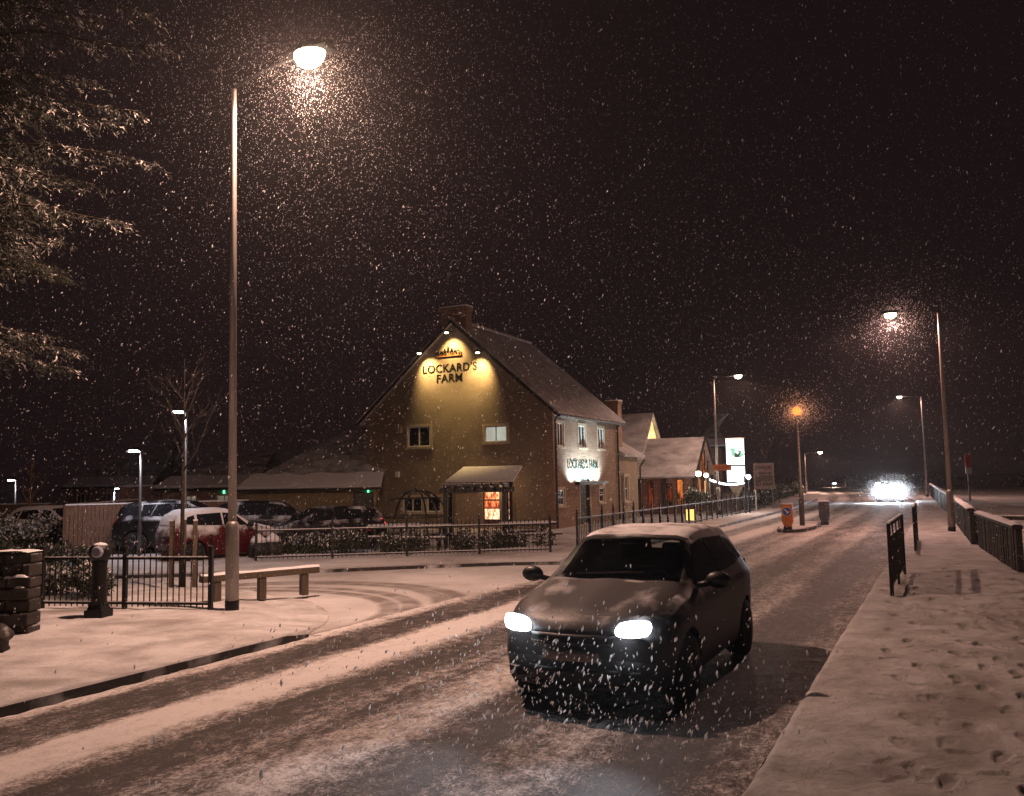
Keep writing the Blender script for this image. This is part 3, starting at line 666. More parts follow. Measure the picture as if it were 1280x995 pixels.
        for sgn in (-1, 1):
            hl = fp([(sgn*(.44-hls*1.3),.685-hls),(sgn*(.78+hls*.4),.68-hls),(sgn*(.80+hls*.4),.835+hls),(sgn*(.48-hls*1.3),.82+hls)], 'headlight', (emit('distant_headlight_lens', (.86,.93,1), 260) if hls else HEADL) if lit else ALLOY, t_, .02, 12, 8, True)
            fp([(sgn*.60,.30),(sgn*.70,.31),(sgn*.70,.39),(sgn*.60,.38)], 'fog_lamp', PLAST, t_, .03)
            if lit:
                a = lamp('SPOT', (sgn*.66*hw, -L/2-.02, .75*k), (.80,.88,1), lit, t_, .06, None, beam, .9, 'headlight_beam'); aim(a, (sgn*.05, -1, beamz))
    for sgn in (-1, 1):                                    # mirrors
        mb = MB(); mb.tube([(sgn*hw*.90, -L/2+.345*L, 1.0*k), (sgn*(hw+.06), -L/2+.343*L, 1.03*k)], .03, 8)
        def mv(u, v):
            a = 6.2832*u; b = math.pi*v
            return (sgn*(hw+.125)+.125*math.sin(b)*math.cos(a)*1.0, -L/2+.34*L+.075*math.cos(b)*(1), 1.06*k+.085*math.sin(b)*math.sin(a))
        mb.grid(mv, 14, 8); mi = mb.build('wing_mirror', PLAST, t_, True)
        for side, nm in (((.035 if True else 0), 'tail_light'),):
            def tl(u, v):
                t = .955+.03*u*0; z = (.84+.22*v)*k; x = hw*(.60+.27*u); 
                return (sgn*x, L/2-.17*(x/hw)**2-max(0, z/k-.78)*.72+.0, z)
            mb = MB(); mb.grid(tl, 4, 4); o = mb.build(nm, emit('tail_lamp_red', (1,.04,.02), 3.0) if tail_lit else mat('tail_lamp_dark', (.25,.01,.01), .25), t_, True)
            sd = o.modifiers.new('thick', 'SOLIDIFY'); sd.thickness = .03; sd.offset = 1
    frontal = toppatch
    if snow_roof:
        frontal(.462, .885, 1.02, 'roof_snow', roofm or SNOWC, t_, .03 if roofm else .045, 22, 16, edge=.10)
        if glass_snow: frontal(.03, .27, .98, 'bonnet_snow', SNOWC, t_, .05, 20, 12, edge=.1)
        elif bonnet: frontal(.045, .272, 1.05, 'bonnet_snow', bonnet, t_, .006, 22, 14, edge=.08)
    for sgn in (-1, 1):                                    # wipers
        mb = MB(); mb.tube([(sgn*.06-.35, yof(.29, .3)-.02, top_z(.29, .3)+.03), (sgn*.06+.25, yof(.30, .3)-.02, top_z(.30, .3)+.035)], .012, 5); mb.build('wiper', PLAST, t_)
    return t_
PAINT = mat('charcoal_car_paint', (.040,.038,.040), .5, .25, 5, .1, spec=.4, snow=.36, snow_scale=3.2, snow_up=True)
BONNET = mat('bonnet_snow_film', (.034,.031,.032), .55, .2, 5, .0, snow=.33, snow_scale=2.6, stretch=(1,.6,1))
P_ = W(-3.08, 7.42+2.08)
car('dark grey hatchback driving towards the camera with both headlights blazing', P_, ROT+R(-.5), 4.12, 1.78, 1.53, PAINT, None, 115, True, bonnet=BONNET, beam=72, beamz=-.03, interior=True, roofm=mat('roof_snow_film', (.10,.09,.09), .6, .2, 5, 0, .004, snow=.60, snow_scale=3.5))
pc = 'snow-dusted cars standing in the car park'
RED = mat('dark_red_car_paint', (.085,.006,.010), .35, .2, 4, .2, snow=.5, snow_scale=3.2, snow_z=(.86, .85))
BLK = mat('black_car_paint', (.010,.010,.012), .35, .2, 4, .2, snow=.36, snow_scale=2.5, snow_up=True)
WHT = mat('white_car_paint', (.72,.72,.74), .35, .05, 4)
BLU = mat('dark_blue_car_paint', (.018,.016,.020), .35, .2, 4, .2, snow=.4, snow_scale=2.5, snow_up=True)
def yawto(p, deg): return R(deg)
def parked(px, D, *a, **kw):
    x = at(px, 690, D).x; return car(a[0], Vector((x, D, 0)), *a[1:], **kw)
parked(273, 25.0, 'dark red hatchback thickly covered in snow, behind the staked young tree', R(132), 3.3, 1.56, 1.44, RED, pc, glass_snow=True, front_detail=False)
parked(232, 28.6, 'black off-road car parked left of the snowy red hatchback', R(96), 4.3, 1.85, 1.66, BLK, pc, snow_roof=False)
parked(345, 29.5, 'black estate car parked just right of the big street lamp pole', R(100), 4.2, 1.8, 1.58, BLK, pc, snow_roof=False)
parked(402, 28.2, 'dark saloon parked beneath the outbuilding door with glowing red tail lights', R(-62), 4.1, 1.75, 1.38, BLU, pc, tail_lit=True, snow_roof=False)
parked(74, 31.5, 'white car half hidden behind the left end of the plank fence', R(70), 4.0, 1.75, 1.45, WHT, pc, glass_snow=True)
# far oncoming car
car('distant oncoming car seen only as two dazzling headlights', W(-2.9, 71), ROT, 4.2, 1.78, 1.5, PAINT, None, 6500, False, beam=26, beamz=.13, hls=.10)  # lenses and their glow oversized to stand for headlight glare
# ================================================================== BUILDINGS
def wall_panel(mb, mapf, a0, a1, z0, z1, holes, depth=.14):
    As = sorted(set([a0, a1]+[h[0] for h in holes]+[h[1] for h in holes])); Zs = sorted(set([z0, z1]+[h[2] for h in holes]+[h[3] for h in holes]))
    for i in range(len(As)-1):
        for j in range(len(Zs)-1):
            ca, cz = (As[i]+As[i+1])/2, (Zs[j]+Zs[j+1])/2
            if any(h[0] < ca < h[1] and h[2] < cz < h[3] for h in holes): continue
            mb.add([mapf(As[i], Zs[j], 0), mapf(As[i+1], Zs[j], 0), mapf(As[i+1], Zs[j+1], 0), mapf(As[i], Zs[j+1], 0)], [(0,1,2,3)])
    for a, b, c, d in holes:
        q = [(a,c),(b,c),(b,d),(a,d)]
        for (p0, p1) in zip(q, q[1:]+q[:1]): mb.add([mapf(*p0, 0), mapf(*p1, 0), mapf(*p1, depth), mapf(*p0, depth)], [(0,1,2,3)])
def mbox(mb, mapf, a0, a1, z0, z1, d0, d1):
    v = [mapf(a, z, d) for d in (d0, d1) for a, z in ((a0,z0),(a1,z0),(a1,z1),(a0,z1))]
    mb.add(v, [(0,1,2,3),(7,6,5,4),(0,4,5,1),(1,5,6,2),(2,6,7,3),(3,7,4,0)])
def window(root, mapf, h, cols=2, rows=1, pane=None, frame=None, surround=None, depth=.12, name='window', sw=.11):
    a, b, c, d = h; fw = .055; mb = MB(); frame = frame or PVC
    for x0, x1, y0, y1 in ((a, a+fw, c, d), (b-fw, b, c, d), (a+fw, b-fw, c, c+fw), (a+fw, b-fw, d-fw, d)): mbox(mb, mapf, x0, x1, y0, y1, depth-.06, depth-.004)
    for i in range(1, cols): x = a+(b-a)*i/cols; mbox(mb, mapf, x-.028, x+.028, c+fw, d-fw, depth-.055, depth-.006)
    for i in range(1, rows): z = c+(d-c)*i/rows; mbox(mb, mapf, a+fw, b-fw, z-.022, z+.022, depth-.05, depth-.008)
    w = mb.build(name, frame, root)
    mb = MB(); mbox(mb, mapf, a+.01, b-.01, c+.01, d-.01, depth-.028, depth-.018); mb.build('pane', pane or GLASSD, w)
    if surround:
        mb = MB(); s = sw
        for x0, x1, y0, y1 in ((a-s, a, c, d), (b, b+s, c, d), (a-s, b+s, d, d+s)): mbox(mb, mapf, x0, x1, y0, y1, -.025, .02)
        mb.build('surround', surround, w)
        mb = MB(); mbox(mb, mapf, a-s-.03, b+s+.03, c-.10, c, -.07, .03); mb.build('sill', surround, w)
    return w
def litpane(name, c1, c2, s, scale=7, stretch=(1,1,1)):
    m, nt, N, L, P = node_mat(name); tc = N.new('ShaderNodeTexCoord'); mp = N.new('ShaderNodeMapping'); mp.inputs['Scale'].default_value = stretch
    L.new(tc.outputs['Object'], mp.inputs[0]); v = N.new('ShaderNodeTexNoise'); v.inputs['Scale'].default_value = scale; v.inputs['Detail'].default_value = 3; L.new(mp.outputs[0], v.inputs[0])
    r = N.new('ShaderNodeValToRGB'); r.color_ramp.elements[0].position = .38; r.color_ramp.elements[1].position = .62; r.color_ramp.elements[0].color = (*c1,1); r.color_ramp.elements[1].color = (*c2,1); L.new(v.outputs[0], r.inputs[0])
    e = N.new('ShaderNodeEmission'); e.inputs[1].default_value = s; L.new(r.outputs[0], e.inputs[0]); L.new(e.outputs[0], N['Material Output'].inputs[0]); m.cycles.emission_sampling = 'NONE'
    MATS[name] = m; return m
LITBAR = litpane('lit_bar_interior', (.30,.05,.015), (1,.70,.40), 1.9, 4.6, (3.2,3.2,1.1))
def bands(m, z0, z1, stops):                # shelves: darker and brighter heights behind the glass
    nt = m.node_tree; N = nt.nodes; L = nt.links; e = [n for n in N if n.type == 'EMISSION'][0]; src = e.inputs[0].links[0].from_socket
    tc = N.new('ShaderNodeTexCoord'); sp = N.new('ShaderNodeSeparateXYZ'); L.new(tc.outputs['Object'], sp.inputs[0]); mr = N.new('ShaderNodeMapRange'); mr.inputs[1].default_value = z0; mr.inputs[2].default_value = z1; L.new(sp.outputs[2], mr.inputs[0])
    r = N.new('ShaderNodeValToRGB'); r.color_ramp.interpolation = 'CONSTANT'
    while len(r.color_ramp.elements) < len(stops): r.color_ramp.elements.new(.5)
    for el, (p, c) in zip(r.color_ramp.elements, stops): el.position = p; el.color = (*c, 1)
    L.new(mr.outputs[0], r.inputs[0]); mx = N.new('ShaderNodeMix'); mx.data_type = 'RGBA'; mx.blend_type = 'MULTIPLY'; mx.inputs[0].default_value = 1; L.new(src, mx.inputs[6]); L.new(r.outputs[0], mx.inputs[7]); L.new(mx.outputs[2], e.inputs[0])
bands(LITBAR, .1, 2.1, [(0,(.02,.01,.01)),(.14,(1,1,1)),(.36,(.28,.10,.08)),(.42,(.6,.26,.16)),(.54,(.12,.05,.03)),(.58,(.9,.62,.45)),(.72,(1,1,1)),(.97,(.3,.2,.1))])
LITWHITE = litpane('lit_pale_blind', (.55,.55,.45), (.75,.76,.66), .55, 1.2)
LITDIM = litpane('dim_blind', (.20,.17,.12), (.3,.26,.18), .5, 1.5)
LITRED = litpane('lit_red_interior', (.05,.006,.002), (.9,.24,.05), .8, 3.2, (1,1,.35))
LITDULL = litpane('lit_dull_red_interior', (.006,.002,.001), (.30,.05,.015), .6, 1.8, (1,1,.4))
LITAMB = litpane('amber_glow', (.55,.26,.07), (1,.66,.28), 1.6, 1.5)
def roof_slope(mb, p0, p1, p2, p3, th, nx=14, ny=9, wob=.0):
    """a slab between eave p0-p1 and ridge p3-p2 with a slightly uneven top"""
    p0, p1, p2, p3 = map(Vector, (p0, p1, p2, p3)); nrm = (p1-p0).cross(p3-p0).normalized()
    if nrm.z < 0: nrm = -nrm
    def fn(u, v):
        p = p0.lerp(p1, u).lerp(p3.lerp(p2, u), v); return p+nrm*(th+wob*mnoise.noise(p*1.1))
    mb.grid(fn, nx, ny)
    q = [p0, p1, p2, p3]; up = [a+nrm*th for a in q]
    mb.add(q+up, [(3,2,1,0),(0,1,5,4),(1,2,6,5),(2,3,7,6),(3,0,4,7)])
# ---- the pub
BX, BS = -15.1, 34.9; GW, SL, EH, AH = 9.75, 8.3, 5.15, 9.35
pub = thing('pub_building', 'large two-storey stone-coloured pub with floodlit gable and snowy slate roof', 'building', W(BX, BS), ROT)
Mi = Matrix.Rotation(-ROT, 3, 'Z'); PUB0 = W(BX, BS)
gable = lambda a, z, d: (a, d, z)
sidew = lambda a, z, d: (-d, a, z)
def pix_plane(px, py, origin, normal):
    d = ray(px, py); o = Vector((0,0,CAMZ)); t = (origin-o).dot(normal)/d.dot(normal); return Mi @ (o+d*t-PUB0)
def grect(x0, y0, x1, y1):
    a = pix_plane(x0, y0, PUB0, US); b = pix_plane(x1, y1, PUB0, US); return (min(a.x, b.x), max(a.x, b.x), min(a.z, b.z), max(a.z, b.z))
def srect(x0, y0, x1, y1):
    a = pix_plane(x0, y0, PUB0, UN); b = pix_plane(x1, y1, PUB0, UN); return (min(a.y, b.y), max(a.y, b.y), min(a.z, b.z), max(a.z, b.z))
gU1, gU2 = grect(510, 534, 538, 558), grect(606, 533, 634, 552)
gL1, gL2 = grect(504, 622, 528, 640), grect(534, 622, 551, 640)
gD1, gD2 = grect(603, 613, 625, 653), grect(630, 613, 641, 653)
gD1 = (gD1[0], gD1[1], .12, gD1[3]); gD2 = (gD2[0], gD2[1], .12, gD1[3])
sU = [srect(696, 528, 704.5, 558), srect(723, 533, 732, 561), srect(747, 536.5, 755, 562)]
sU = [(a[0], a[1], sU[0][2], sU[0][3]) for a in sU]
sL = [srect(697, 612, 706, 647), srect(749, 612, 756, 642)]; sL = [(a[0], a[1], .95, sL[0][3]) for a in sL]
sD = srect(725, 612, 738, 650); sD = (sD[0], sD[1], .02, 2.25)
mb = MB()
wall_panel(mb, gable, -GW, 0, -.1, EH, [gU1, gU2, gL1, gL2, gD1, gD2])
mb.add([(-GW, 0, EH), (0, 0, EH), (-GW/2, 0, AH)], [(0,1,2)])
gw = mb.build('gable_wall', RENDER, pub)
mb = MB(); wall_panel(mb, sidew, 0, SL, -.1, EH, sU+sL+[sD]); mb.build('side_wall', SIDEW, pub)
mb = MB(); mb.add([(-GW,0,-.1),(-GW,SL,-.1),(-GW,SL,EH),(-GW,0,EH)], [(0,1,2,3)]); mb.add([(-GW,SL,-.1),(0,SL,-.1),(0,SL,EH),(-GW/2,SL,AH),(-GW,SL,EH)], [(0,1,2,3,4)]); mb.build('rear_wall', RENDER, pub)
oh = .22
rf = MB()
sl_ = (AH-EH)/(GW/2); ex = .35
for sg in (1, -1):
    xe = (0+ex) if sg > 0 else (-GW-ex); ze = EH-ex*sl_
    roof_slope(rf, (xe, -oh, ze), (xe, SL+oh, ze), (-GW/2, SL+oh, AH), (-GW/2, -oh, AH), .16, 20, 16, .008)
roof = rf.build('roof', SLATE, pub)
for sg in (1, -1):                                  # dark barge boards
    xe = ex if sg > 0 else -GW-ex; ze = EH-ex*sl_
    for yy in (-oh-.03, SL+oh+.03): mb = MB(); mb.tube([(xe, yy, ze+.02), (-GW/2, yy, AH+.06)], .075, 4); mb.build('barge_board', DTIMB, roof)
mb = MB(); mb.tube([(ex+.06, -oh, EH-ex*sl_-.01), (ex+.06, SL+oh, EH-ex*sl_-.01)], .07, 8); mb.build('gutter', PLAST, roof)
mb = MB(); mb.tube([(-GW/2, -oh, AH+.2), (-GW/2, SL+oh, AH+.2)], .09, 8); mb.build('ridge_tiles', SLATES, roof)
for (x0, x1, y0, y1, zt) in ((-GW/2-.66, -GW/2+.66, .02, .58, 10.1), (-1.0, -.35, SL+1.3, SL+1.9, 6.2)):
    mb = MB(); mb.bb(x0, x1, y0, y1, min(AH-1.0, zt-2.6), zt-.16); mb.bb(x0-.05, x1+.05, y0-.05, y1+.05, zt-.16, zt); c_ = mb.build('chimney', BRICK, pub)
    mb = MB(); mb.bb(x0-.05, x1+.05, y0-.05, y1+.05, zt+.002, zt+.07); mb.build('snow_cap', SNOWC, c_)
for yy in (.12, SL-.1):
    mb = MB(); mb.tube([(.09, yy, 0), (.09, yy, EH-.45), (ex-.02, yy, EH-.2)], .05, 8); mb.build('downpipe', PLAST, pub)
window(pub, gable, gU1, 2, 1, None, PVC, STONEF, .065); window(pub, gable, gU2, 2, 1, LITWHITE, PVC, STONEF, .065)
window(pub, gable, gL1, 2, 1, None, PVC, STONEF, .065); window(pub, gable, gL2, 1, 1, None, PVC, STONEF, .065)
for h in (gD1, gD2): window(pub, gable, h, 1, 1, LITBAR, DTIMB, None, .13, 'glazed_door')
for i, h in enumerate(sU): window(pub, sidew, h, 2, 1, [None, LITDIM, LITDIM][i] if False else None, PVC, STONEF, .08)
for h in sL: window(pub, sidew, h, 1, 2, None, PVC, STONEF, .08)
window(pub, sidew, sD, 1, 1, DTIMB, DTIMB, STONEF, .12, 'side_door')
mb = MB(); a = grect(495, 590, 500, 596); cx, cz = (a[0]+a[1])/2, (a[2]+a[3])/2
mb.box((cx, -.06, cz), (.22, .10, .26)); mb.build('alarm_box', PVC, pub, bevel=.02)
mb = MB(); a = grect(499, 534, 503, 541); mb.box(((a[0]+a[1])/2, -.08, (a[2]+a[3])/2), (.2, .14, .3)); mb.build('wall_lantern', STONEF, pub, bevel=.03)
# quoin strip at the road corner
mb = MB(); mb.bb(-.32, .012, -.012, .32, 0, EH-.15); mb.build('corner_quoin', BRICK, pub)
# lean-to porch over the gable door
pr = grect(577, 588, 655, 608); x0, x1 = pr[0], pr[1]; zt = pr[3]+.08; zb = zt-.62
mb = MB(); roof_slope(mb, (x0-.1, -1.25, zb), (x1+.1, -1.25, zb), (x1-.05, -.02, zt), (x0+.15, -.02, zt), .09, 8, 4, .012)
pcp = mb.build('porch_canopy', SNOWC, pub)
for x in (x0+.1, x1-.1):
    mb = MB(); mb.box((x, -1.12, zb/2), (.11, .11, zb)); mb.build('porch_post', DTIMB, pcp)
mb = MB(); mb.bb(x0, x1, -1.2, -1.1, zb-.16, zb-.01); mb.build('porch_beam', DTIMB, pcp)
lamp('POINT', ((gD1[0]+gD2[1])/2, -.5, 1.9), (1,.6,.3), 16, pub, .1)
# rear block past the road corner
mb = MB()
mb.add([(0,SL,0),(0,SL+3.3,0),(0,SL+3.3,3.3),(0,SL,3.3)], [(0,1,2,3)]); mb.add([(0,SL+3.3,0),(-GW,SL+3.3,0),(-GW,SL+3.3,3.3),(0,SL+3.3,3.3)], [(0,1,2,3)])
rb = mb.build('rear_block_wall', RENDER, pub)
mb = MB(); roof_slope(mb, (.3, SL+.24, 3.2), (.3, SL+3.6, 3.2), (-2.6, SL+3.6, 5.0), (-2.6, SL+.24, 5.0), .14, 8, 6, .02); mb.build('rear_block_roof', SLATES, pub)
mb = MB(); mb.tube([(.35, SL+3.5, 3.1), (.1, SL+3.45, 2.7), (.09, SL+3.45, 0)], .05, 8); mb.build('downpipe', PLAST, pub)
sw2 = lambda a, z, d: (-d+.0, a, z)
for h in ((SL+.7, SL+1.3, .9, 2.2), ):
    window(pub, lambda a, z, d: (-d+.13, a, z), h, 1, 2, None, PVC, STONEF)
# ---- gable sign
gc = pix_plane(561, 470, PUB0, US); sgn = thing('pub_sign', 'two lines of dark raised capitals under a small plaque, high on the floodlit gable', 'sign', W(BX+gc.x, BS, gc.z), ROT)
LET = mat('black_sign_letters', (.006,.005,.005), .8, .1, 5, spec=.08)
def gp(px, py): p = pix_plane(px, py, PUB0, US); return p.x-gc.x, p.z-gc.z
x, z = gp(562, 467.5); t1 = text('lettering', "LOCKARD'S", .52, .006, LET, sgn, (x, -.012, z), (R(90), 0, 0), 1.0)
x, z = gp(562, 480); t2 = text('lettering', "FARM", .52, .006, LET, sgn, (x, -.012, z), (R(90), 0, 0), 1.0)
for t in (t1, t2):
    wd = t.dimensions.x
w_t = gp(595.5, 460)[0]-gp(528, 460)[0]; t1.scale = (w_t/max(.1, t1.dimensions.x), 1.0, 1)
w_t = gp(578, 470)[0]-gp(546, 470)[0]; t2.scale = (w_t/max(.1, t2.dimensions.x), 1.0, 1)
x0, z0 = gp(545, 447); x1, z1 = gp(577, 440)
mb = MB(); mb.bb(x0, x1, -.06, -.02, z0, z1); pl = mb.build('plaque', mat('plaque_rust', (.30,.13,.05), .5), sgn)
t3 = text('plaque_lettering', "MARSTON'S", .26, .012, LET, pl, ((x0+x1)/2, -.075, z0+.03), (R(90), 0, 0)); t3.scale = ((x1-x0)*.94/max(.1, t3.dimensions.x), 1, 1)
mb = MB()
for k_, (dx, hh) in enumerate(((-.42,.10),(-.2,.2),(0,.3),(.2,.2),(.42,.10))): mb.box(((x0+x1)/2+dx*.9, -.04, z1+hh/2+.01), (.14, .04, hh), 0, 0, .5)
mb.build('plaque_crest', LET, pl)
fl = []
for i, (px, py, lab, lx) in enumerate(((558, 415, 'small floodlight at the very top of the gable under the chimney', 0), (524, 441, 'small floodlight on the left slope edge of the gable', .25), (597, 440, 'small floodlight on the right slope edge of the gable', -.25))):
    p = pix_plane(px, py, PUB0-US*.62, US); f_ = thing('wall_floodlight', lab, 'floodlight', W(BX+p.x, BS-.62, p.z), ROT, 'floodlights washing the gable sign')
    mb = MB(); mb.box((0, 0, .03), (.24, .13, .10), 0, 0, .7); mb.tube([(0, .06, .05), (0, .60, .12)], .018, 6); b_ = mb.build('housing', BLACK, f_)
    mb = MB(); mb.lathe([(.02, -.07), (.075, -.05), (.09, -.02)], n=14); mb.build('lens', LENSW, b_, True)
    s_ = lamp('SPOT', (0, 0, -.1), (1, .66, .25), 600, f_, .05, None, 92, 1.0); aim(s_, (lx, .62, -.80))
# ---- sign with uplights on the road side
sc_ = pix_plane(729, 588, PUB0, UN); rs = thing('wall_sign', 'dark letters on the road-side wall above the side door, lit cold white from below', 'sign', PUB0+US*sc_.y+Vector((0,0,sc_.z)), ROT)
def spp(px, py): p = pix_plane(px, py, PUB0, UN); return p.y-sc_.y, p.z-sc_.z
y, z = spp(729, 589); LETG = mat('dark_green_letters', (.008,.025,.022), .8, spec=.08)
t4 = text('lettering', "LOCKARD'S FARM", .60, .006, LETG, rs, (.012, y, z), (R(90), 0, R(90))); w_t = spp(748, 585)[0]-spp(711, 585)[0]; t4.scale = (w_t/max(.1, t4.dimensions.x), 1, 1)
y0, z0 = spp(717, 596.5); y1, z1 = spp(740, 594.5); mb = MB(); mb.bb(.02, .045, y0, y1, z0-.08, z1); mb.build('strapline', mat('grey_strapline', (.12,.14,.14), .6), rs)
ya, za = spp(711, 602); yb, zb_ = spp(748, 601)
mb = MB(); mb.bb(.30, .52, ya, yb, za-.16, za-.02); tr = mb.build('light_trough', PLAST, rs)
for yy in np.linspace(ya+.3, yb-.3, 5):
    mb = MB(); mb.bb(.34, .48, yy-.2, yy+.2, za-.018, za-.005); mb.build('light_strip', PVC, tr)
    s_ = lamp('SPOT', (.42, yy, za+.03), (.74,.93,1), 290, rs, .06, None, 138, .9); aim(s_, (-.75, 0, 1))
# ---- barn wing beyond the pub
barn = thing('barn_wing', 'low barn-like wing with deep snowy roof and glowing red porch, right of the pub', 'building', W(0, 49.5), ROT)
mb = MB(); bm_ = lambda p: (p[0], p[1]*1.0, p[2])
# main part n -24..-16.2, front part to -12.9
mb.add([(-24,0,0),(-12.9,0,0),(-12.9,0,2.2),(-24,0,2.2)], [(0,1,2,3)])
mb.add([(-12.9,4.6,0),(-24,4.6,0),(-24,4.6,2.2),(-12.9,4.6,2.2)], [(0,1,2,3)])
mb.build('wall', BRICKR, barn)
mb = MB(); mb.add([(-16.2,0.3,2.2),(-16.2,6.4,2.2),(-16.2,3.3,6.0)], [(0,1,2)]); mb.build('upper_gable', LITAMB, barn)  # gable wall glows by itself in place of light falling on it
mb = MB()
roof_slope(mb, (-24,-.3,2.05), (-12.6,-.3,2.05), (-12.6,2.3,4.35), (-24,2.3,4.35), .13, 14, 8, .008)
roof_slope(mb, (-24,4.9,2.05), (-12.6,4.9,2.05), (-12.6,2.3,4.35), (-24,2.3,4.35), .13, 14, 8, .008)
mb.build('wing_roof', SLATES, barn)
mb = MB(); rise = (6.0-2.2)/3.1
roof_slope(mb, (-24,.2,2.35), (-16.0,.2,2.35), (-16.0,3.3,6.0), (-24,3.3,6.0), .14, 14, 10, .01)
roof_slope(mb, (-24,6.6,2.35), (-16.0,6.6,2.35), (-16.0,3.3,6.0), (-24,3.3,6.0), .14, 14, 10, .01)
mb.build('main_roof', SLATE, barn)
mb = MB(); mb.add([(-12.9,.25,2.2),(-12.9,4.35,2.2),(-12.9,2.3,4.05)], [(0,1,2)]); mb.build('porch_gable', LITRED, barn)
mb = MB(); mb.tube([(-12.55,-.32,2.1),(-12.55,2.3,4.45),(-12.55,4.92,2.1)], .09, 4)
for y in (1.0, 1.7, 2.3, 2.9, 3.6): mb.tube([(-12.8,y,2.2),(-12.8,y,4.2-abs(y-2.3)*.88)], .05, 4)
mb.build('gable_truss', DTIMB, barn)
for x, y in ((-12.75,.05),(-12.75,4.5),(-14.4,-.2),(-16.0,-.2)):
    mb = MB(); mb.box((x, y, 1.1), (.15, .15, 2.2)); mb.build('porch_post', DTIMB, barn)
bw = lambda a, z, d: (a, -.05+d*.3, z)
for h, p in (((-15.45,-15.1,.3,1.95), LITDULL), ((-14.6,-14.0,.4,1.75), LITDULL), ((-13.75,-13.35,.5,2.0), LITRED), ((-18.5,-17.8,.6,1.8), None)): window(barn, bw, h, 1, 1, p, DTIMB, None, .1)
window(barn, lambda a, z, d: (-12.9-d*.3+.06, a, z), (1.2, 2.0, .1, 2.0), 1, 1, LITRED, DTIMB, None, .1, 'glazed_door'); window(barn, lambda a, z, d: (-12.9-d*.3+.06, a, z), (2.8, 3.5, .6, 1.9), 1, 1, LITAMB, DTIMB, None, .1)
# ---- outbuildings left
HIPM = SLATES
def hall(name, label, x0p, x1p, D, eave, depth, rise, wallm, windows=(), hip=True, zoff=0, doors=(), rz=0.0, lights=(), winm=None):
    xa, xb = at(x0p, 640, D).x, at(x1p, 640, D).x; t = thing(name, label, 'building', (xb, D, 0), rz); w = (xb-xa)
    fm = lambda a, z, d: (a, d, z)
    mb = MB(); wall_panel(mb, fm, -w, 0, -.1, eave, [q for q in windows]+[q for q in doors]); mb.add([(-w,0,-.1),(-w,depth,-.1),(-w,depth,eave),(-w,0,eave)], [(0,1,2,3)]); mb.add([(0,0,-.1),(0,depth,-.1),(0,depth,eave),(0,0,eave)], [(3,2,1,0)])
    mb.build('wall', wallm, t)
    mb = MB(); h = depth/2 if hip else 0; e = .3
    roof_slope(mb, (-w-e,-e,eave-.1), (e,-e,eave-.1), (e,depth/2,eave+rise), (-w+h,depth/2,eave+rise), .12, 16, 8, .02)
    roof_slope(mb, (e,depth+e,eave-.1), (-w-e,depth+e,eave-.1), (-w+h,depth/2,eave+rise), (e,depth/2,eave+rise), .12, 8, 5, .02)
    if hip: roof_slope(mb, (-w-e,depth+e,eave-.1), (-w-e,-e,eave-.1), (-w+h,depth/2,eave+rise), (-w+h,depth/2+.001,eave+rise), .12, 8, 6, .02)
    else: mb.add([(-w,0,eave),(-w,depth,eave),(-w,depth/2,eave+rise)], [(0,1,2)])
    rf_ = mb.build('roof', HIPM, t)
    mb = MB(); k_ = rise/(depth/2); roof_slope(mb, (-w-e+.1,-e-.02,eave-.085), (e,-e-.02,eave-.085), (e,.75,eave+.75*k_+.04), (-w-e+.5,.75,eave+.75*k_+.04), .15, 20, 3, .01); mb.build('eave_snow', SNOWC, rf_)
    mb = MB(); mb.bb(-w-e, e, -e-.09, -e-.02, eave-.20, eave-.07); mb.build('gutter', PLAST, t)
    for q in windows: window(t, fm, q, 2, 1, winm, PVC, None, .1)
    for q in doors: window(t, fm, q, 1, 1, DGREY, DTIMB, None, .1, 'door')
    for (lx, lz) in lights:
        mb = MB(); mb.bb(lx-.035, lx+.035, -.10, -.005, lz-.08, lz+.08); mb.build('emergency_light', emit('green_lamp', (.12,1,.45), 2.2), t)
    return t
HIPM = mat('slate_roof_snowy', (.11,.10,.105), .75, .25, 5, 0, .003, stretch=(1,1.5,1.5), snow=.46, snow_scale=1.6)
OCH = mat('ochre_render', (.24,.19,.115), .88, .18, 1.5, 0, .004)
hall('outbuilding', 'long single-storey ochre outbuilding with hipped snowy roof, joined to the left of the pub', 305, 470, 41, 1.95, 9, 3.0, OCH, doors=[(-1.05,-.12,0,1.65)], lights=[(-.35, 1.72)])
hall('side_outbuilding', 'low dark outbuilding with lit small windows behind the plank fence', 202, 312, 45, 2.05, 7, 1.8, BRICK, windows=[(-3.3,-2.7,.9,1.6),(-1.7,-.9,.9,1.6)], lights=[(-1.3, 1.75)], winm=LITDIM)
hall('brick_house', 'two-storey brick house with dark windows and snowy roof beyond the plank fence', 84, 186, 62, 2.2, 8, 2.8, BRICKR, windows=[(-5.1,-4.5,.8,1.7),(-3.0,-2.4,.8,1.7),(-2.2,-1.6,.8,1.7)], winm=GLASSD)
bw0 = at(148, 640, 46); bw1 = at(200, 640, 46)
t = thing('brick_wall', 'plain red brick wall standing above the plank fence beside the white-lit lamp post', 'wall', (bw0.x, 46, 0))
mb = MB(); mb.bb(0, bw1.x-bw0.x, 0, .3, -.1, 2.1); mb.build('wall_panel', BRICKR, t); mb = MB(); mb.bb(-.03, bw1.x-bw0.x+.03, -.03, .33, 2.102, 2.16); mb.build('snow_cap', SNOWC, t)
hall('far_house', 'dim snowy-roofed house rising behind the barn wing', 868, 905, 72, 4.6, 8, 2.8, BRICKR, hip=True)
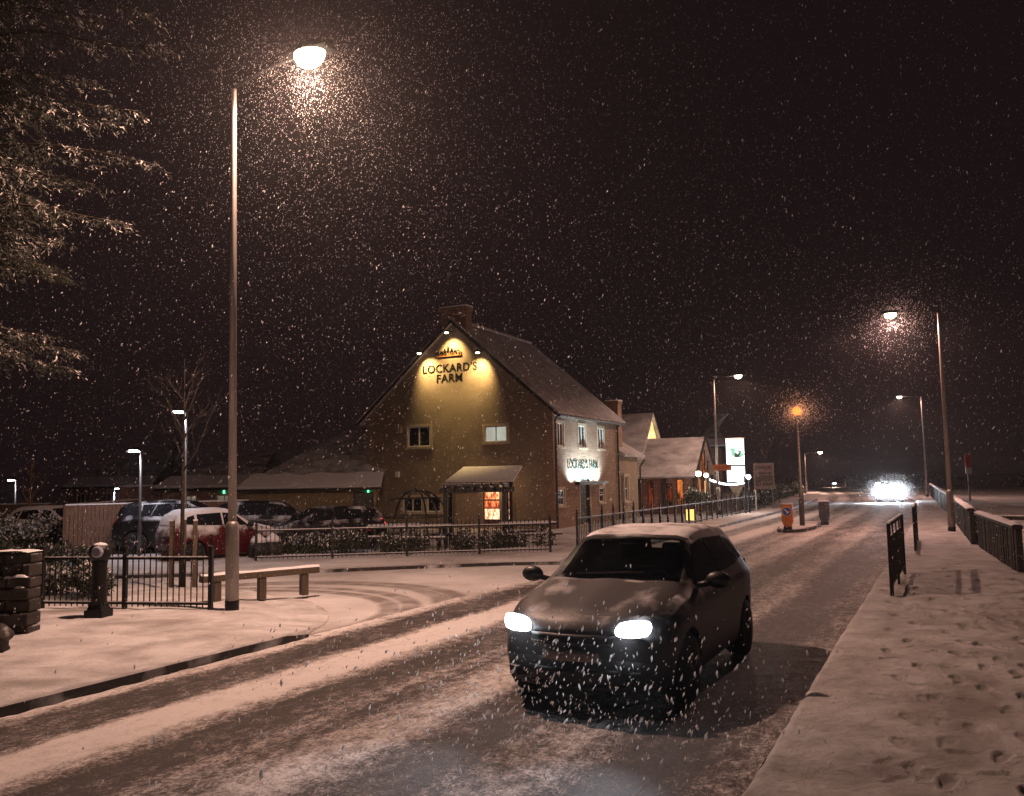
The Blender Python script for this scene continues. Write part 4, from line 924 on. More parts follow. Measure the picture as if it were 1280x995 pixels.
# ================================================================== RAILINGS, FENCES, STREET FURNITURE
def railing(label, a, b, h, bay=1.9, pitch=.115, group=None, z0=.1, spear=True, m=None, cat='fence', name='iron_railing', post_r=.032, snowcap=True, bar=.011):
    m = m or IRON; a = Vector((a.x, a.y, z0)); b = Vector((b.x, b.y, z0)); d = b-a; L_ = d.length
    t = thing(name, label, cat, a, math.atan2(d.y, d.x), group); nb = max(1, round(L_/bay)); bl = L_/nb
    for i in range(nb+1):
        mb = MB(); mb.box((i*bl, 0, h*.53), (post_r*2, post_r*2, h*1.10)); mb.lathe([(post_r*1.3, h*1.08), (post_r*1.3, h*1.11), (post_r*.5, h*1.14), (post_r*1.0, h*1.19), (.004, h*1.30)], (i*bl, 0, 0), 8)
        mb.build('post', m, t)
    for i in range(nb):
        x0, x1 = i*bl+post_r, (i+1)*bl-post_r; mb = MB()
        for zz in (h*.90, h*.10): mb.bb(x0, x1, -.014, .014, zz-.018, zz+.018)
        k = max(1, round((x1-x0)/pitch))
        for j in range(1, k):
            x = x0+(x1-x0)*j/k; zt = h*(1.0 if spear else .89); mb.tube([(x,0,h*.04),(x,0,zt)], bar, 5)
            if spear: mb.tube([(x,0,zt-.005),(x,0,zt+.02),(x,0,zt+.075)], [bar, bar*1.7, .001], 5, cap=False)
        p = mb.build('bar_panel', m, t)
        if snowcap:
            mb = MB(); mb.bb(x0, x1, -.017, .017, h*.90+.019, h*.90+.034); mb.bb(x0, x1, -.016, .016, h*.10+.019, h*.10+.032); mb.build('rail_snow', SNOWC, p)
    return t
railing('short black railing with spear-topped bars behind the cast bollard', G(52, 760, .12), G(263, 762, .12), .90, 1.55, .105, None, .12, m=BLACK)
railing('black railing running left out of the picture behind the stone wall', G(-120, 757, .12), G(46, 760, .12), .90, 1.55, .105, None, .12, m=BLACK)
railing('long black railing along the verge in front of the pub garden', G(320, 701, .1), G(688, 690, .1), .86, 2.2, .11, None, .1)
pA = W(-9.75, 24.2); pB = W(-9.85, 52)
railing('long black railing following the left footpath up to the white end post', pA, pB, .92, 1.05, .15, None, .1, spear=False)
mb = MB(); ep = thing('railing_end_post', 'white-faced end post where the left footpath railing stops', 'post', W(-9.85, 52.15, .1), ROT)
mb.box((0,0,.55), (.12,.10,1.1)); mb.build('post', PVC, ep); mb = MB(); mb.lathe([(.08,1.1),(.08,1.13),(.02,1.2)], n=10); mb.build('cap', SNOWC, ep)
# cast bollard
def bollard():
    t = thing('cast_bollard', 'chunky black cast bollard with a round snow-dusted top, in front of the short railing', 'bollard', G(123, 772, .12), R(-8))
    mb = MB(); mb.box((0,0,.06), (.30,.30,.13)); mb.box((0,0,.17), (.26,.26,.12), 0, 0, .72); mb.build('base', BLACK, t, bevel=.012)
    mb = MB(); mb.lathe([(.125,.2),(.115,.3),(.108,.80),(.118,.84),(.118,.88)], n=16); mb.build('shaft', BLACK, t, True)
    mb = MB(); mb.lathe([(.115,.86),(.145,.90),(.165,.96),(.168,1.02),(.14,1.075),(.085,1.105),(.01,1.115)], n=18); h_ = mb.build('head', BLACK, t, True)
    mb = MB(); mb.lathe([(.07,-.185),(.085,-.17),(.085,-.12)], (.05,0,1.0), 16, 'Y'); mb.build('badge', mat('blue_white_badge', (.12,.13,.22), .4, .1, 3, col2=(.5,.5,.55)), h_)
    mb = MB(); mb.lathe([(.12,1.086),(.08,1.118),(.01,1.135)], n=16); mb.build('snow_cap', SNOWC, h_, True)
bollard()
# stone wall stub
def stone_wall(label, px0, px1, D, h, thick=.5, name='stone_wall'):
    a = G(px0, D, .12); b = G(px1, D, .12); t = thing(name, label, 'wall', (b.x, b.y, .08), 0); w = b.x-a.x; r = random.Random(3)
    mb = MB(); z = 0; row = 0
    while z < h:
        hh = r.uniform(.13,.19); x = -w-r.uniform(0,.2)
        while x < 0:
            l = r.uniform(.25,.5); x1 = min(x+l, 0)
            if x1-x > .06: mb.bb(x+.008, x1-.008, r.uniform(-.03,.04), thick, z+.006, z+hh-.004)
            x = x1
        z += hh
    mb.bb(-w+.02, -.03, .06, thick-.05, 0, z-.03); o = mb.build('stonework', STONED, t, bevel=.022)
    def cap(u, v):
        x = -w*(1-u)-.01; y = -.05+(thick+.06)*v; e = min(1, min(u+.15, 1-u+.05, v+.1, 1-v+.1)/.25)
        return (x, y, z-.012+.10*e**.5*(.7+.6*mnoise.noise(Vector((x*2.2, y*2.2, 1)))))
    mb = MB(); mb.grid(cap, 16, 8); mb.build('snow_cap', SNOWC, t, True)
    mb = MB(); z = .3
    for k in range(26):
        x = -w*r.random(); zz = .165*r.randint(1, 6)+r.uniform(-.02,.02); l = r.uniform(.05,.22); mb.box((min(x,-.12), -.03, zz), (l, .08, r.uniform(.015,.035)), 0, 0, .5)
    mb.build('ledge_snow', SNOWC, t)
    return t
STONED = mat('rough_dark_stone', (.035,.030,.026), .9, .45, 5, 0, .03, snow=.34, snow_scale=5, snow_up=True)
stone_wall('dark rubble stone wall stub capped with snow at the left edge', -90, 35, 793, 1.10, .34)
rk = thing('boulder', 'rounded dark stone lying at the foot of the stone wall', 'stone', G(-6, 812, .12), 0)
def bf(u, v):
    a = 6.2832*u; b = math.pi*v; d = Vector((math.sin(b)*math.cos(a), math.sin(b)*math.sin(a), math.cos(b))); k = .20*(1+.35*mnoise.noise(d*1.7+Vector((4,1,2)))); return (d.x*k, d.y*k, d.z*k*.9+.12)
mb = MB(); mb.grid(bf, 22, 14); mb.build('stone', STONED, rk, True)
# low timber rail
def trip_rail():
    a, b = G(268, 752, .12), G(382, 740, .12); a.z = b.z = .12; d = b-a; L_ = d.length; t = thing('timber_rail', 'low timber knee rail on three square posts, snow along its top', 'rail', a, math.atan2(d.y, d.x))
    for k in (0.02, .5, .98):
        mb = MB(); mb.box((k*L_, 0, .14), (.13, .13, .38)); mb.build('post', TIMB, t, bevel=.01)
    mb = MB(); mb.box((L_*.5, 0, .39), (L_+.5, .15, .11)); r_ = mb.build('rail', TIMB, t, bevel=.012)
    def sf(u, v): x = -.25+(L_+.5)*u; y = -.075+.15*v; e = min(1, min(v, 1-v)/.3); return (x, y, .446+.035*e**.5*(1+.5*mnoise.noise(Vector((x*2, y*6, 0)))))
    mb = MB(); mb.grid(sf, 30, 6); mb.build('rail_snow', SNOWC, r_, True)
trip_rail()
# plank fences
def plank_fence(label, a, b, h, z0=0, m=None, bay=2.4, group=None):
    d = b-a; L_ = d.length; t = thing('plank_fence', label, 'fence', (a.x, a.y, z0), math.atan2(d.y, d.x), group); nb = max(1, round(L_/bay)); bl = L_/nb; r = random.Random(5)
    for i in range(nb+1):
        mb = MB(); mb.box((i*bl, .04, h/2), (.1, .1, h+.04)); mb.build('post', m, t)
    for i in range(nb):
        mb = MB(); x = i*bl
        while x < (i+1)*bl-.01:
            w = min(.125, (i+1)*bl-x); mb.bb(x+.006, x+w-.006, -.035+r.uniform(-.006,.006), -.012, .05, h-.02+r.uniform(-.01,.01)); x += w
        for zz in (.3, h*.55, h-.25): mb.bb(i*bl+.05, (i+1)*bl-.05, -.01, .04, zz-.04, zz+.04)
        p = mb.build('plank_panel', m, t)
        mb = MB(); mb.bb(i*bl, (i+1)*bl, -.06, .03, h-.008, h+.035); mb.build('snow_cap', SNOWC, p)
    mb = MB(); mb.bb(0, L_, -.03, .03, -.05, .06); mb.build('gravel_board', DTIMB, t)
PLANK = mat('brown_fence_plank', (.15,.085,.055), .8, .4, 8, 0, .004, stretch=(9,1,.5))
a = at(80, 690, 28.3); b = at(310, 690, 31.5); plank_fence('tall brown plank fence with a line of snow on top, behind the parked cars', Vector((a.x, 28.3, 0)), Vector((b.x, 31.5, 0)), 1.62, -.08, PLANK)
a = at(-160, 690, 40); b = at(62, 690, 40); plank_fence('dim far plank fence behind the lit sapling at the left edge', Vector((a.x, 40, 0)), Vector((b.x, 40, 0)), 1.5, -.1, PLANK)
a = at(80, 690, 28.3); plank_fence('plank fence turning away from the car park at its left corner', Vector((a.x-.04, 28.5, 0)), Vector((a.x-2.2, 39.5, 0)), 1.62, -.08, PLANK)
# timber post fences on the right
def post_fence(label, p0, p1, h, pitch, z0=.10, group='timber post fences along the right pavement', rise=0.0, keep=(), bend_=False):
    d = p1-p0; L_ = d.length; t = thing('post_fence', label, 'fence', (p0.x, p0.y, z0), math.atan2(d.y, d.x), group); n = int(L_/pitch); r = random.Random(int(L_*100))
    for i in range(n+1):
        x = i*L_/n; mb = MB(); w = .15 if i not in (0, n) else .17; hh = h*(1+r.uniform(-.01,.01))
        mb.box((x, r.uniform(-.01,.01), hh/2-.05), (w, .12, hh+.1), r.uniform(-.04,.04)); mb.build('post', DTIMB, t, bevel=.008)
    mb = MB(); mb.box((L_/2, .02, h+.035), (L_+.30, .2, .07)); rl = mb.build('top_rail', DTIMB, t, bevel=.008)
    def sf(u, v): x = -.16+(L_+.32)*u; y = -.09+.22*v; e = min(1, min(v, 1-v, u*L_/.5+.05, (1-u)*L_/.5+.05)/.3); return (x, y, h+.068+.065*e**.5*(1+.6*mnoise.noise(Vector((x*1.3, y*4, 0)))))
    mb = MB(); mb.grid(sf, max(12, int(L_*5)), 6); mb.build('rail_snow', SNOWC, rl, True)
post_fence('nearest timber post fence with a thick snowy rail, at the right edge', G(1276, 716, .1), G(1228, 686, .1), .86, .30)
post_fence('second timber post fence, stepping back beside the right-hand street lamp', G(1217, 681, .1), G(1193, 650, .1), .92, .36)
post_fence('far timber post fence whose snowy rail leads away past the lamp', G(1191.5, 648, .1), G(1164, 620, .1), .95, .75)
# low rail across the field edge, behind the near fence
a, b = G(1222, 668, 0), G(1420, 676, 0)
def low_rail(label, a, b, z0, h):
    d = b-a; L_ = d.length; t = thing('field_rail', label, 'rail', (a.x, a.y, z0), math.atan2(d.y, d.x))
    for k in range(5): mb = MB(); mb.box((L_*k/4, 0, h/2), (.10,.10,h)); mb.build('post', DTIMB, t)
    mb = MB(); mb.bb(-.1, L_+.1, -.05, .05, h-.10, h+.02); rr = mb.build('rail', DTIMB, t); mb = MB(); mb.bb(-.1, L_+.1, -.055, .055, h+.022, h+.05); mb.build('rail_snow', SNOWC, rr)
low_rail('low dark horizontal rail at the foot of the snowy field, behind the nearest post fence', a, b, 0, .62)
# pedestrian guard rails on the right kerb
def guard(label, p0, p1, h, group='guard rails on the right kerb'):
    p0.z = p1.z = .10; d = p1-p0; L_ = d.length; t = thing('guard_rail', label, 'guard rail', p0, math.atan2(d.y, d.x), group)
    for x in (0, L_):
        mb = MB(); mb.box((x, 0, h/2), (.06,.06,h)); mb.build('post', BLACK, t, bevel=.006)
    mb = MB()
    for z in (h-.025, h*.80, h*.17): mb.bb(.03, L_-.03, -.02, .02, z-.02, z+.02)
    k = int(L_/.085)
    for i in range(1, k): x = L_*i/k; mb.bb(x-.009, x+.009, -.009, .009, h*.17+.02, h*.80-.02)
    for i in range(1, 4): x = L_*i/4; mb.bb(x-.012, x+.012, -.012, .012, h*.80+.02, h-.045)
    mb.bb(L_*.5-.02, L_*.5+.02, -.021, .021, -.02, h*.17-.021)
    mb.build('bar_panel', BLACK, t)
    mb = MB(); mb.bb(.0, L_, -.024, .024, h+.002, h+.03); mb.build('rail_snow', SNOWC, t)
guard('nearer black guard rail panel standing on the right pavement edge', G(1115.5, 746, .1), G(1131, 719, .1), 1.18)
guard('farther black guard rail panel, narrow and seen almost end-on', G(1144.5, 689, .1), G(1147, 676, .1), 1.12)
# keep-left bollards
def keepleft(label, px, py, face_away, colm, group):
    p = G(px, py, .125); t = thing('traffic_bollard', label, 'bollard', (p.x, p.y, .12), ROT+(math.pi if face_away else 0), group); h = .90
    prof = [(-.11,0),(.11,0),(.13,.10),(.20,.30),(.20,h),(-.20,h),(-.20,.30),(-.13,.10)]
    mb = MB(); vs = [(x, -.09, z) for x, z in prof]+[(x, .09, z) for x, z in prof]; k = len(prof)
    mb.add(vs, [tuple(range(k)), tuple(range(2*k-1, k-1, -1))]+[(i, k+i, k+(i+1)%k, (i+1)%k) for i in range(k)]); mb.build('shell', colm, t, bevel=.015)
    mb = MB(); mb.bb(-.2, .2, -.09, .09, h+.002, h+.05); mb.build('snow_cap', SNOWC, t)
    mb = MB(); mb.bb(-.14, .14, -.11, .11, -.03, .09); mb.build('base', BLACK, t)
    mb = MB(); mb.lathe([(.155, -.105), (.155, -.093)], (0,0,.64), 22, 'Y'); d_ = mb.build('roundel', mat('blue_roundel', (.03,.06,.30), .4, .1), t)
    mb = MB(); mb.lathe([(.17, -.099), (.17, -.0925)], (0,0,.64), 22, 'Y'); mb.build('roundel_rim', PVC, d_)
    mb = MB(); M_ = Matrix.Rotation(R(-45), 3, 'Y')
    def arr(x0, x1, z0, z1): 
        v = [Vector((x, y, z)) for y in (-.112, -.1055) for x, z in ((x0,z0),(x1,z0),(x1,z1),(x0,z1))]
        mb.add([M_@q*1.0+Vector((0,0,.64)) if False else (M_@Vector((q.x,0,q.z)))+Vector((0,q.y,.64)) for q in v], [(0,1,2,3),(7,6,5,4),(0,4,5,1),(1,5,6,2),(2,6,7,3),(3,7,4,0)])
    arr(-.02,.02,-.06,.11); arr(-.065,.065,-.075,-.04); mb.build('arrow', PVC, d_)
    return t
keepleft('orange-lit keep-left bollard with a blue roundel on the near end of the island', 985, 661, False, mat('orange_bollard_shell', (.55,.16,.02), .5, .12, 6), None)
keepleft('dark traffic bollard seen from behind on the far end of the island', 1031, 655, True, mat('dark_bollard_shell', (.035,.035,.045), .5, .2, 6), None)
# backlit totem sign
def totem():
    D = 49.0; c = at(920, 600, D); t = thing('lightbox_sign', 'tall backlit white sign with a small green emblem, on a single post', 'sign', (c.x, D, 0), R(-6)); a = at(908.5, 549, D); b = at(933, 602, D); w = b.x-a.x; z0, z1 = b.z, a.z; zm = at(920, 582, D).z
    mb = MB(); mb.bb(-.12, .12, -.08, .08, 0, z0-.2); mb.add([(-.12,-.08,z0-.75),(.12,-.08,z0-.75),(w/2,-.09,z0),(-w/2,-.09,z0),(-.12,.08,z0-.75),(.12,.08,z0-.75),(w/2,.09,z0),(-w/2,.09,z0)], [(0,1,2,3),(7,6,5,4),(0,3,7,4),(1,5,6,2),(3,2,6,7)]); mb.build('post', TIMB, t)
    W_ = emit('lightbox_white', (.93,1,.97), 3.6)
    for nm, q0, q1 in (('upper_panel', zm+.03, z1), ('lower_panel', z0, zm-.03)):
        mb = MB(); mb.bb(-w/2, w/2, -.10, .10, q0, q1); fr = mb.build(nm, BLACK, t); mb = MB(); mb.bb(-w/2+.015, w/2-.015, -.125, -.101, q0+.015, q1-.015); pn = mb.build('light_face', W_, fr)
        if nm == 'upper_panel':
            mb = MB(); r = random.Random(2)
            for k in range(26):
                x, z, s_ = r.gauss(.05,.14), r.gauss(0,.12), r.uniform(.09,.20); mb.box((x, -.131-.0012*k, (q0+q1)/2-.12+z), (s_, .001, s_*.8))
            mb.build('emblem', emit('emblem_green', (.35,.75,.5), .9), pn)
            mb = MB()
            for x, z, sx, sz in ((.08,-.26,.26,.10),(.02,-.14,.12,.16),(.2,-.12,.09,.12),(.25,-.02,.06,.16),(.12,-.18,.2,.1)): mb.box((x, -.171-.002*abs(x), (q0+q1)/2+z), (sx, .001, sz))
            mb.build('emblem_motif', mat('emblem_dark', (.03,.08,.05), .6), pn)
    mb = MB(); mb.bb(-w/2-.02, w/2+.02, -.13, .12, z1+.002, z1+.06); mb.build('snow_cap', SNOWC, t)
    l_ = lamp('SPOT', (0, -.3, (z0+z1)/2), (.85,1,.95), 60, t, .3, None, 170, .6); aim(l_, (0,-1,-.25))
totem()
def frame_sign():
    D = 54; a = at(941.5, 579, D); b = at(968, 611, D); c = at(955, 600, D); t = thing('board_sign', 'unlit grey-framed information board on two legs, right of the backlit sign', 'sign', (c.x, D, 0), R(-8)); w = b.x-a.x; z0, z1 = b.z, a.z; GR = mat('dull_sign_grey', (.15,.12,.115), .6, .15); DK = mat('dull_sign_dark', (.05,.04,.04), .6, .2)
    for x in (-w*.4, w*.4): mb = MB(); mb.bb(x-.04, x+.04, .04, .1, 0, z1-.05); mb.build('leg', DGREY, t)
    mb = MB(); mb.bb(-w/2, w/2, -.03, .035, z0, z1); bd = mb.build('board', GR, t)
    mb = MB(); zz = z1-.16; 
    mb.bb(-w*.40, -w*.30, -.045, -.031, zz-.22, zz); mb.bb(-w*.26, w*.12, -.045, -.031, zz-.2, zz-.03); mb.bb(w*.16, w*.38, -.045, -.031, zz-.22, zz)
    mb.bb(-w*.25, w*.38, -.045, -.031, zz-.55, zz-.40); mb.bb(-w*.42, w*.42, -.045, -.031, zz-.95, zz-.60); mb.bb(-w*.42, -w*.16, -.045, -.031, z0+.18, z0+.5); mb.bb(-w*.08, w*.42, -.045, -.031, z0+.2, z0+.42); mb.build('faded_panels', DK, bd)
frame_sign()
def pole_sign():
    D = 45.6; a = at(892, 583, D); b = at(914, 588, D); t = thing('street_sign', 'small horizontal orange sign fixed beside the lamp post left of the backlit sign', 'sign', ((a.x+b.x)/2, D, b.z), R(-10)); w = b.x-a.x; h = a.z-b.z+.1
    mb = MB(); mb.bb(-w/2, w/2, -.02, .02, 0, h); p_ = mb.build('plate', mat('orange_sign_plate', (.50,.16,.04), .5, .15), t)
    mb = MB()
    for x, q in ((-.36,.09),(-.24,.07),(-.14,.1),(-.02,.06),(.1,.1),(.22,.08),(.33,.09)): mb.bb(x*w-q*w/2, x*w+q*w/2*.6, -.027, -.021, h*.3, h*.7)
    mb.build('worn_letter_marks', mat('sign_brown_marks', (.25,.08,.02), .5), p_)
    mb = MB(); mb.tube([(-w*.05,.02,h*.5),(-w*.05,.12,h*.5)], .03, 6); mb.build('bracket', BLACK, t)
pole_sign()
def red_sign():
    D = 60; a = at(1205.5, 567, D); b = at(1215, 592, D); t = thing('estate_board', 'small red and white board on a post across the snowy field', 'sign', ((a.x+b.x)/2, D, .6), 0); w = b.x-a.x; z0 = b.z-.6; z1 = a.z-.6
    mb = MB(); mb.bb(-.05,.05,.03,.11,-1.0,z1); mb.build('post', TIMB, t); mb = MB(); mb.bb(-w/2,w/2,-.02,.028,z0+.42,z1); mb.build('red_panel', mat('red_board', (.30,.03,.02), .5), t); mb = MB(); mb.bb(-w/2,w/2,-.02,.028,z0,z0+.415); mb.build('white_panel', mat('white_board', (.45,.42,.4), .5), t)
red_sign()
# festoon and lanterns at the pub entrance
def festoon():
    D = 48.0; p0 = at(886, 598, D); p1 = at(931, 602, D-.4); t = thing('festoon_lights', 'string of small white bulbs sagging left of the backlit sign', 'string lights', (p0.x, D, 0), 0)
    pts = [p0.lerp(p1, k/24)-Vector((p0.x, D, 0))+Vector((0,0,-.18*math.sin(math.pi*k/24))) for k in range(25)]
    mb = MB(); mb.tube(pts, .012, 5); mb.build('cable', BLACK, t)
    for k in range(1, 24):
        mb = MB(); q = pts[k]; mb.lathe([(.015,.0),(.03,-.03),(.036,-.07),(.015,-.1)], q, 10); mb.build('bulb', LENSC, t, True)
    for q in (pts[4], pts[16]): lamp('POINT', q+Vector((0,-.3,-.2)), (1,.95,.85), 14, t, .1)
    mb = MB(); mb.tube([(pts[0].x,0,0),(pts[0].x,0,pts[0].z+.3)], .05, 8); mb.tube([(pts[-1].x,pts[-1].y,0),(pts[-1].x,pts[-1].y,pts[-1].z+.3)], .05, 8); mb.build('mast', DTIMB, t)
festoon()
def globe(label, px, py, D, watts, r, col, lens, name='globe_lantern', group='round lanterns at the pub entrance'):
    p = at(px, py, D); t = thing(name, label, 'lantern', (p.x, D, 0), 0, group)
    mb = MB(); mb.lathe([(.06,0),(.045,.3),(.035,p.z-r*1.1)], n=10); mb.build('post', BLACK, t, True)
    mb = MB(); mb.lathe([(r*.5*math.sin(a)+r*.5*math.sin(a), p.z-r*math.cos(a)) for a in np.linspace(.3, 2.9, 9)], n=14); mb.build('globe', lens, t, True)
    mb = MB(); mb.lathe([(r*.7,p.z+r*.8),(r*.3,p.z+r*1.2),(.01,p.z+r*1.4)], n=10); mb.build('cap', BLACK, t)
    lamp('POINT', (0,-r*1.2,p.z), col, watts, t, r)
globe('bright white round lantern in front of the red porch', 873, 592, 47.5, 20, .15, (1,.85,.62), LENSW)
globe('smaller yellowish lantern just right of the bright one by the porch', 882.5, 594, 47.2, 12, .12, (1,.75,.4), LENSW)
globe('white star-bright lantern on the right lower corner of the backlit sign', 935.5, 596, 48.2, 10, .13, (.95,.97,1), LENSC)
def light_box():
    p = G(876, 652, .1); t = thing('glowing_menu_box', 'small yellow glowing box low behind the railing near the porch', 'light box', (p.x-.2, p.y+1.2, .05), R(-20))
    mb = MB(); mb.bb(-.24,.24,-.1,.1,0,.62); mb.build('case', BLACK, t); mb = MB(); mb.bb(-.20,.20,-.125,-.101,.06,.56); mb.build('light_face', emit('yellow_light_face', (1,.66,.16), 3), t)
    lamp('POINT', (0,-.4,.35), (1,.7,.25), 7, t, .1)
light_box()
# pub garden: gazebo frame, pergola, picnic tables
def gazebo():
    D = 29.5; c = at(520, 660, D); r0 = 1.18; H = at(519, 606, D).z; t = thing('garden_gazebo', 'open dark gazebo frame of curved ribs meeting in a pointed finial', 'gazebo', (c.x, D, .0), .3)
    for k in range(6):
        a = 6.2832*k/6; mb = MB(); pts = []
        for i in range(13):
            u = i/12; r = r0*math.cos(u*math.pi/2)**.75 if u < 1 else 0; z = .15+(H-.35)*math.sin(u*math.pi/2)**.95; pts.append((r*math.cos(a), r*math.sin(a), z if i else 0))
        mb.tube(pts, .032, 6); mb.build('rib', IRON, t)
    mb = MB(); mb.lathe([(.05,H-.25),(.06,H-.18),(.02,H-.1),(.01,H+.02)], n=8); mb.build('finial', IRON, t)
    for zz, rr in ((.95, 1.10), (1.55, .86)):
        mb = MB(); pts = [(rr*math.cos(6.2832*k/24), rr*math.sin(6.2832*k/24), zz) for k in range(25)]; mb.tube(pts, .02, 5); mb.build('hoop', IRON, t)
gazebo()
def pergola():
    D = 28.6; xa, xb = at(557, 650, D).x, at(631, 650, D).x; H = at(600, 607, D).z; t = thing('pergola', 'black timber pergola with square posts in front of the lit pub door', 'pergola', ((xa+xb)/2, D, 0), R(-4)); w = xb-xa
    for x in (-w/2, w/2):
        for y in (-.05, 1.25): mb = MB(); mb.box((x+(.0 if y < 0 else -.02), y, H/2-.1), (.13,.13,H-.2)); mb.build('post', DTIMB, t, bevel=.008)
    mb = MB()
    for y in (-.05, 1.25): mb.bb(-w/2-.2, w/2+.25, y-.05, y+.05, H-.22, H-.06)
    mb.build('beam', DTIMB, t)
    for k in range(7): mb = MB(); x = -w/2+w*k/6; mb.bb(x-.035, x+.035, -.35, 1.55, H-.06, H+.06); r_ = mb.build('rafter', DTIMB, t); mb = MB(); mb.bb(x-.035, x+.035, -.35, 1.55, H+.062, H+.075); mb.build('rafter_snow', SNOWC, r_)
pergola()
def picnic(label, px, D, rz):
    t = thing('picnic_table', label, 'table', (at(px, 670, D).x, D, 0), rz, 'picnic tables in the pub garden')
    mb = MB(); mb.bb(-.85,.85,-.36,.36,.68,.74); tp = mb.build('tabletop', DTIMB, t); mb = MB(); mb.bb(-.84,.84,-.35,.35,.742,.785); mb.build('table_snow', SNOWC, tp)
    for y in (-.72,.72): mb = MB(); mb.bb(-.85,.85,y-.13,y+.13,.40,.445); s_ = mb.build('seat', DTIMB, t); mb = MB(); mb.bb(-.84,.84,y-.12,y+.12,.447,.48); mb.build('seat_snow', SNOWC, s_)
    for x in (-.6,.6):
        for sg in (1,-1): mb = MB(); mb.tube([(x, sg*.25, .68), (x, sg*.62, 0)], .045, 6); mb.build('leg', DTIMB, t)
        mb = MB(); mb.bb(x-.04,x+.04,-.8,.8,.34,.40); mb.build('crossbar', DTIMB, t)
picnic('snow-topped picnic table left of the gazebo frame', 492, 28.0, .2); picnic('snow-topped picnic table under the gazebo frame', 528, 27.2, -.1); picnic('snow-topped picnic table at the right end of the pub garden', 660, 28.0, .3)
def planter(px, D, label, n):
    t = thing('planter_barrel', label, 'planter', (at(px, 670, D).x, D, 0), 0, 'planters by the garden railing'); mb = MB(); mb.lathe([(.24,0),(.29,.25),(.24,.5)], n=14); mb.build('barrel', DTIMB, t, True); mb = MB(); mb.lathe([(.235,.5),(.2,.6),(.06,.72),(.01,.74)], n=12); mb.build('snow_heap', SNOWC, t, True)
planter(323, 24.6, 'snow-capped barrel planter at the left end of the garden railing', 1); planter(341, 24.9, 'snow-capped barrel planter second from the left end of the garden railing', 2)
# ================================================================== TREES AND PLANTS
def leaf_mesh(name, P, Dv, Ln, Wd_, mats, parent, mi=None, droop=None):
    n = len(P); P = np.asarray(P, float); Dv = np.asarray(Dv, float); Dv /= np.linalg.norm(Dv, axis=1)[:, None]+1e-9
    rnd = rng.normal(size=(n, 3)); sd = np.cross(Dv, rnd); sd /= np.linalg.norm(sd, axis=1)[:, None]+1e-9
    Ln = np.asarray(Ln)[:, None]; Wd_ = np.asarray(Wd_)[:, None]
    a = P; b = P+Dv*Ln*.45+sd*Wd_; c = P+Dv*Ln; d = P+Dv*Ln*.45-sd*Wd_
    v = np.stack([a, b, c, d], 1).reshape(-1, 3); me = bpy.data.meshes.new(name)
    me.vertices.add(4*n); me.vertices.foreach_set('co', v.astype(np.float32).ravel()); me.loops.add(4*n); me.loops.foreach_set('vertex_index', np.arange(4*n, dtype=np.int32)); me.polygons.add(n); me.polygons.foreach_set('loop_start', np.arange(0, 4*n, 4, dtype=np.int32))
    if mi is not None: me.polygons.foreach_set('material_index', np.asarray(mi, np.int32))
    me.update(); me.validate(); return link(name, me, mats, parent)
